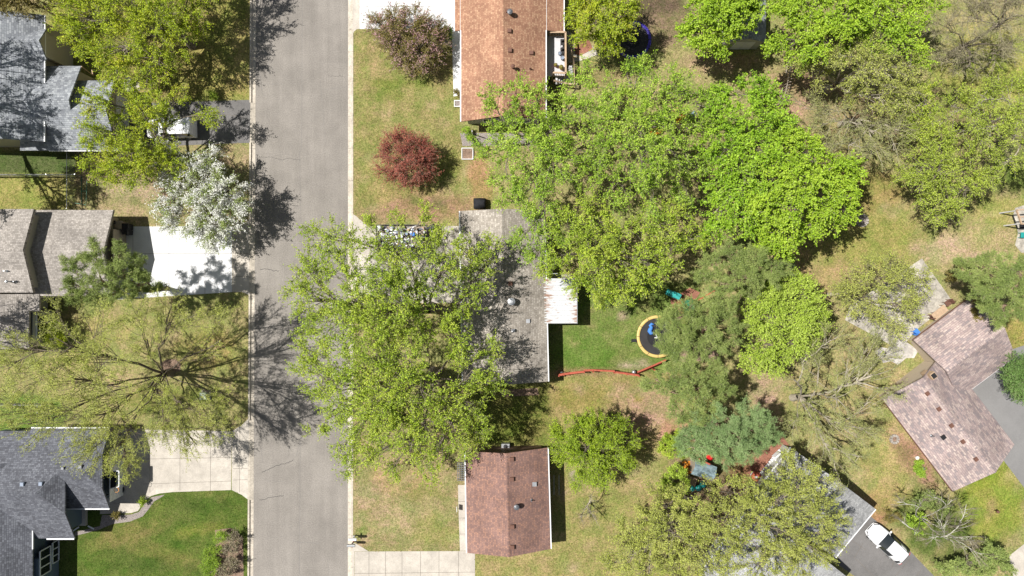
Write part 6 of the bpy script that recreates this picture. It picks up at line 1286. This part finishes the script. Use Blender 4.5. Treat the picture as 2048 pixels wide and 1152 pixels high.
# round paving table near porch
rt = thing('round_table', 'round terracotta table with pale centre near the white porch', 'table', W(1512, 954)); c = W(1512, 954, .7)
MB().lathe((c[0], c[1], .68), [(.1, 0), (.5, 0), (.5, .05), (.1, .05)], 22, True).build('top', M['redwood'], rt); MB().lathe((c[0], c[1], 0), [(.3, 0), (.3, .04), (.05, .08), (.05, .7), (.13, .75), (.02, .78)], 14).build('pedestal', M['deckgrey'], rt)
# utility box, bins, hoop, bench, trellis
ub = thing('utility_box', 'pale green utility box on the lawn below the huge sparse tree', 'utility box', W(413, 790)); c = W(413, 790)
MB().box((c[0], c[1], 0), (.85, .85, .08)).build('pad', M['concrete'], ub); MB().box((c[0], c[1], .08), (.62, .62, .6), 0, .94).build('cabinet', flat('pale_green_paint', (.3, .36, .28), .5), ub)
MB().box((c[0], c[1], .68), (.66, .66, .05), 0, .9).build('lid', bpy.data.materials['pale_green_paint'], ub)
def bin_(label, px, py, m, s=.6):
    c = W(px, py); t = thing('wheelie_bin', label, 'bin', c); MB().box((c[0], c[1], .05), (s * .8, s * .8, .95), 0, 1.12).build('body', M[m], t); MB().box((c[0] + .02, c[1], 1.0), (s, s, .07), 0, .94).build('lid', M[m], t)
    for sy in (-.2, .2): MB().tube([(c[0] - .25, c[1] + sy - .03, .1), (c[0] - .25, c[1] + sy + .03, .1)], .1, 10).build('wheel', M['tyre'], t)
bin_('tan garbage bin in the shade beside the taupe garage, left one', 250, 452, 'wood', .75); bin_('black garbage bin beside the taupe garage, right of the tan one', 262, 455, 'black'); bin_('black garbage bin beside the taupe garage, closest to the driveway', 262, 466, 'black', .5)
bh = thing('basketball_hoop', 'portable basketball hoop in the shade of the slate-roofed garage', 'basketball hoop', W(240, 979)); c = W(240, 979)
MB().lathe(c, [(.42, 0), (.45, .12), (.2, .28)], 14).build('base', M['black'], bh)
MB().tube([c + [0, 0, .2], c + [-.1, .1, 2.4], c + [-.25, .35, 2.7]], .05, 8).build('pole', M['black'], bh)
q = MB(); bc = W(232, 960, 2.6)
for p0, p1 in (((-.45, .85), (-.45, -.75)), ((-.45, -.75), (.35, -.55)), ((.35, -.55), (.35, .85)), ((-.45, .85), (.35, .85))): q.bar((bc[0] + p0[0], bc[1] + p0[1], 2.75), (bc[0] + p1[0], bc[1] + p1[1], 2.75), .06, .04)
q.build('backboard_edge', M['white'], bh); MB().slab([(bc[0] - .42, bc[1] - .7, 2.74), (bc[0] + .32, bc[1] - .5, 2.74), (bc[0] + .32, bc[1] + .82, 2.74), (bc[0] - .42, bc[1] + .82, 2.74)], .03).build('backboard', M['glass'], bh)
MB().lathe((bc[0] + .1, bc[1] - .85, 2.7), [(.2, 0), (.23, 0), (.23, .02), (.2, .02)], 16, True).build('rim', M['orange'], bh)
gb = thing('metal_bench', 'dark metal lattice bench against the red-brown house', 'bench', W(921, 943)); a = W(915, 926, .45); b = W(930, 961, .45)
q = MB()
for i in range(9): y = a[1] + (b[1] - a[1]) * i / 8; q.bar((a[0], y, .45), (b[0], y, .45), .05, .03)
for i in range(5): x = a[0] + (b[0] - a[0]) * i / 4; q.bar((x, a[1], .47), (x, b[1], .47), .04, .03)
q.build('seat', M['grey'], gb); q = MB()
for i in range(9): y = a[1] + (b[1] - a[1]) * i / 8; q.bar((b[0], y, .45), (b[0] + .08, y, .95), .04)
q.bar((b[0] + .08, a[1], .95), (b[0] + .08, b[1], .95), .05); q.build('backrest', M['grey'], gb)
for x in (a[0], b[0]):
    for y in (a[1], b[1]): MB().bar((x, y, 0), (x, y, .45), .05).build('leg', M['grey'], gb)
sg = thing('yard_sign', 'small white yard sign casting a dark block of shade on the lower walkway', 'sign', W(915, 1013)); c = W(915, 1013)
MB().box((c[0], c[1], .3), (.04, .5, .55)).build('panel', M['white'], sg)
for sy in (-.18, .18): MB().bar((c[0], c[1] + sy, 0), (c[0], c[1] + sy, .3), .02).build('stake', M['steel'], sg)
pf = thing('clothesline', 'two thin clothes poles in the shade beside the red-brown house', 'clothesline', W(1112, 965))
for px in (1108, 1118): p = W(px, 975); MB().bar(W(px, 950, .4), W(px, 990, .4), .03).build('line', M['steel'], pf); MB().tube([p, p + [0, 0, .4]], .02, 6).build('post', M['steel'], pf)
tp = MB(); q = W(1988, 1020); simple('garden_ornament', 'small dark bird-shaped ornament on the bright lawn at lower right', 'ornament', MB().lathe(q, [(.03, 0), (.03, .4), (.14, .45), (.12, .6), (.03, .68)], 10), M['brown'], True)
pr = thing('patio_furniture', 'white garden chair on the concrete strip at the left edge', 'chair', W(6, 915)); c = W(6, 915)
MB().box((c[0], c[1], .42), (.5, .5, .05)).build('seat', M['white'], pr); MB().box((c[0] - .25, c[1], .45), (.05, .5, .45)).build('backrest', M['white'], pr)
for sx in (-.2, .2):
    for sy in (-.2, .2): MB().bar((c[0] + sx, c[1] + sy, 0), (c[0] + sx, c[1] + sy, .42), .04).build('leg', M['white'], pr)
ac = thing('air_conditioner', 'pale air conditioner unit against the brown gable wall of the red-brown house', 'air conditioner', W(1012, 888)); c = W(1011, 893, .7)
MB().box((c[0], c[1], 0), (.75, .5, .75)).build('cabinet', M['steel'], ac); MB().lathe((c[0], c[1], .75), [(.2, 0), (.2, .03), (.04, .04)], 14).build('fan_grille', M['black'], ac)
lg = MB(); lg.tube([W(1652, 590, .2), W(1668, 587, .22), W(1692, 584, .2)], [.16, .2, .14], 10); simple('log', 'weathered log on the lawn left of the pale patio', 'log', lg, M['wood'], True)
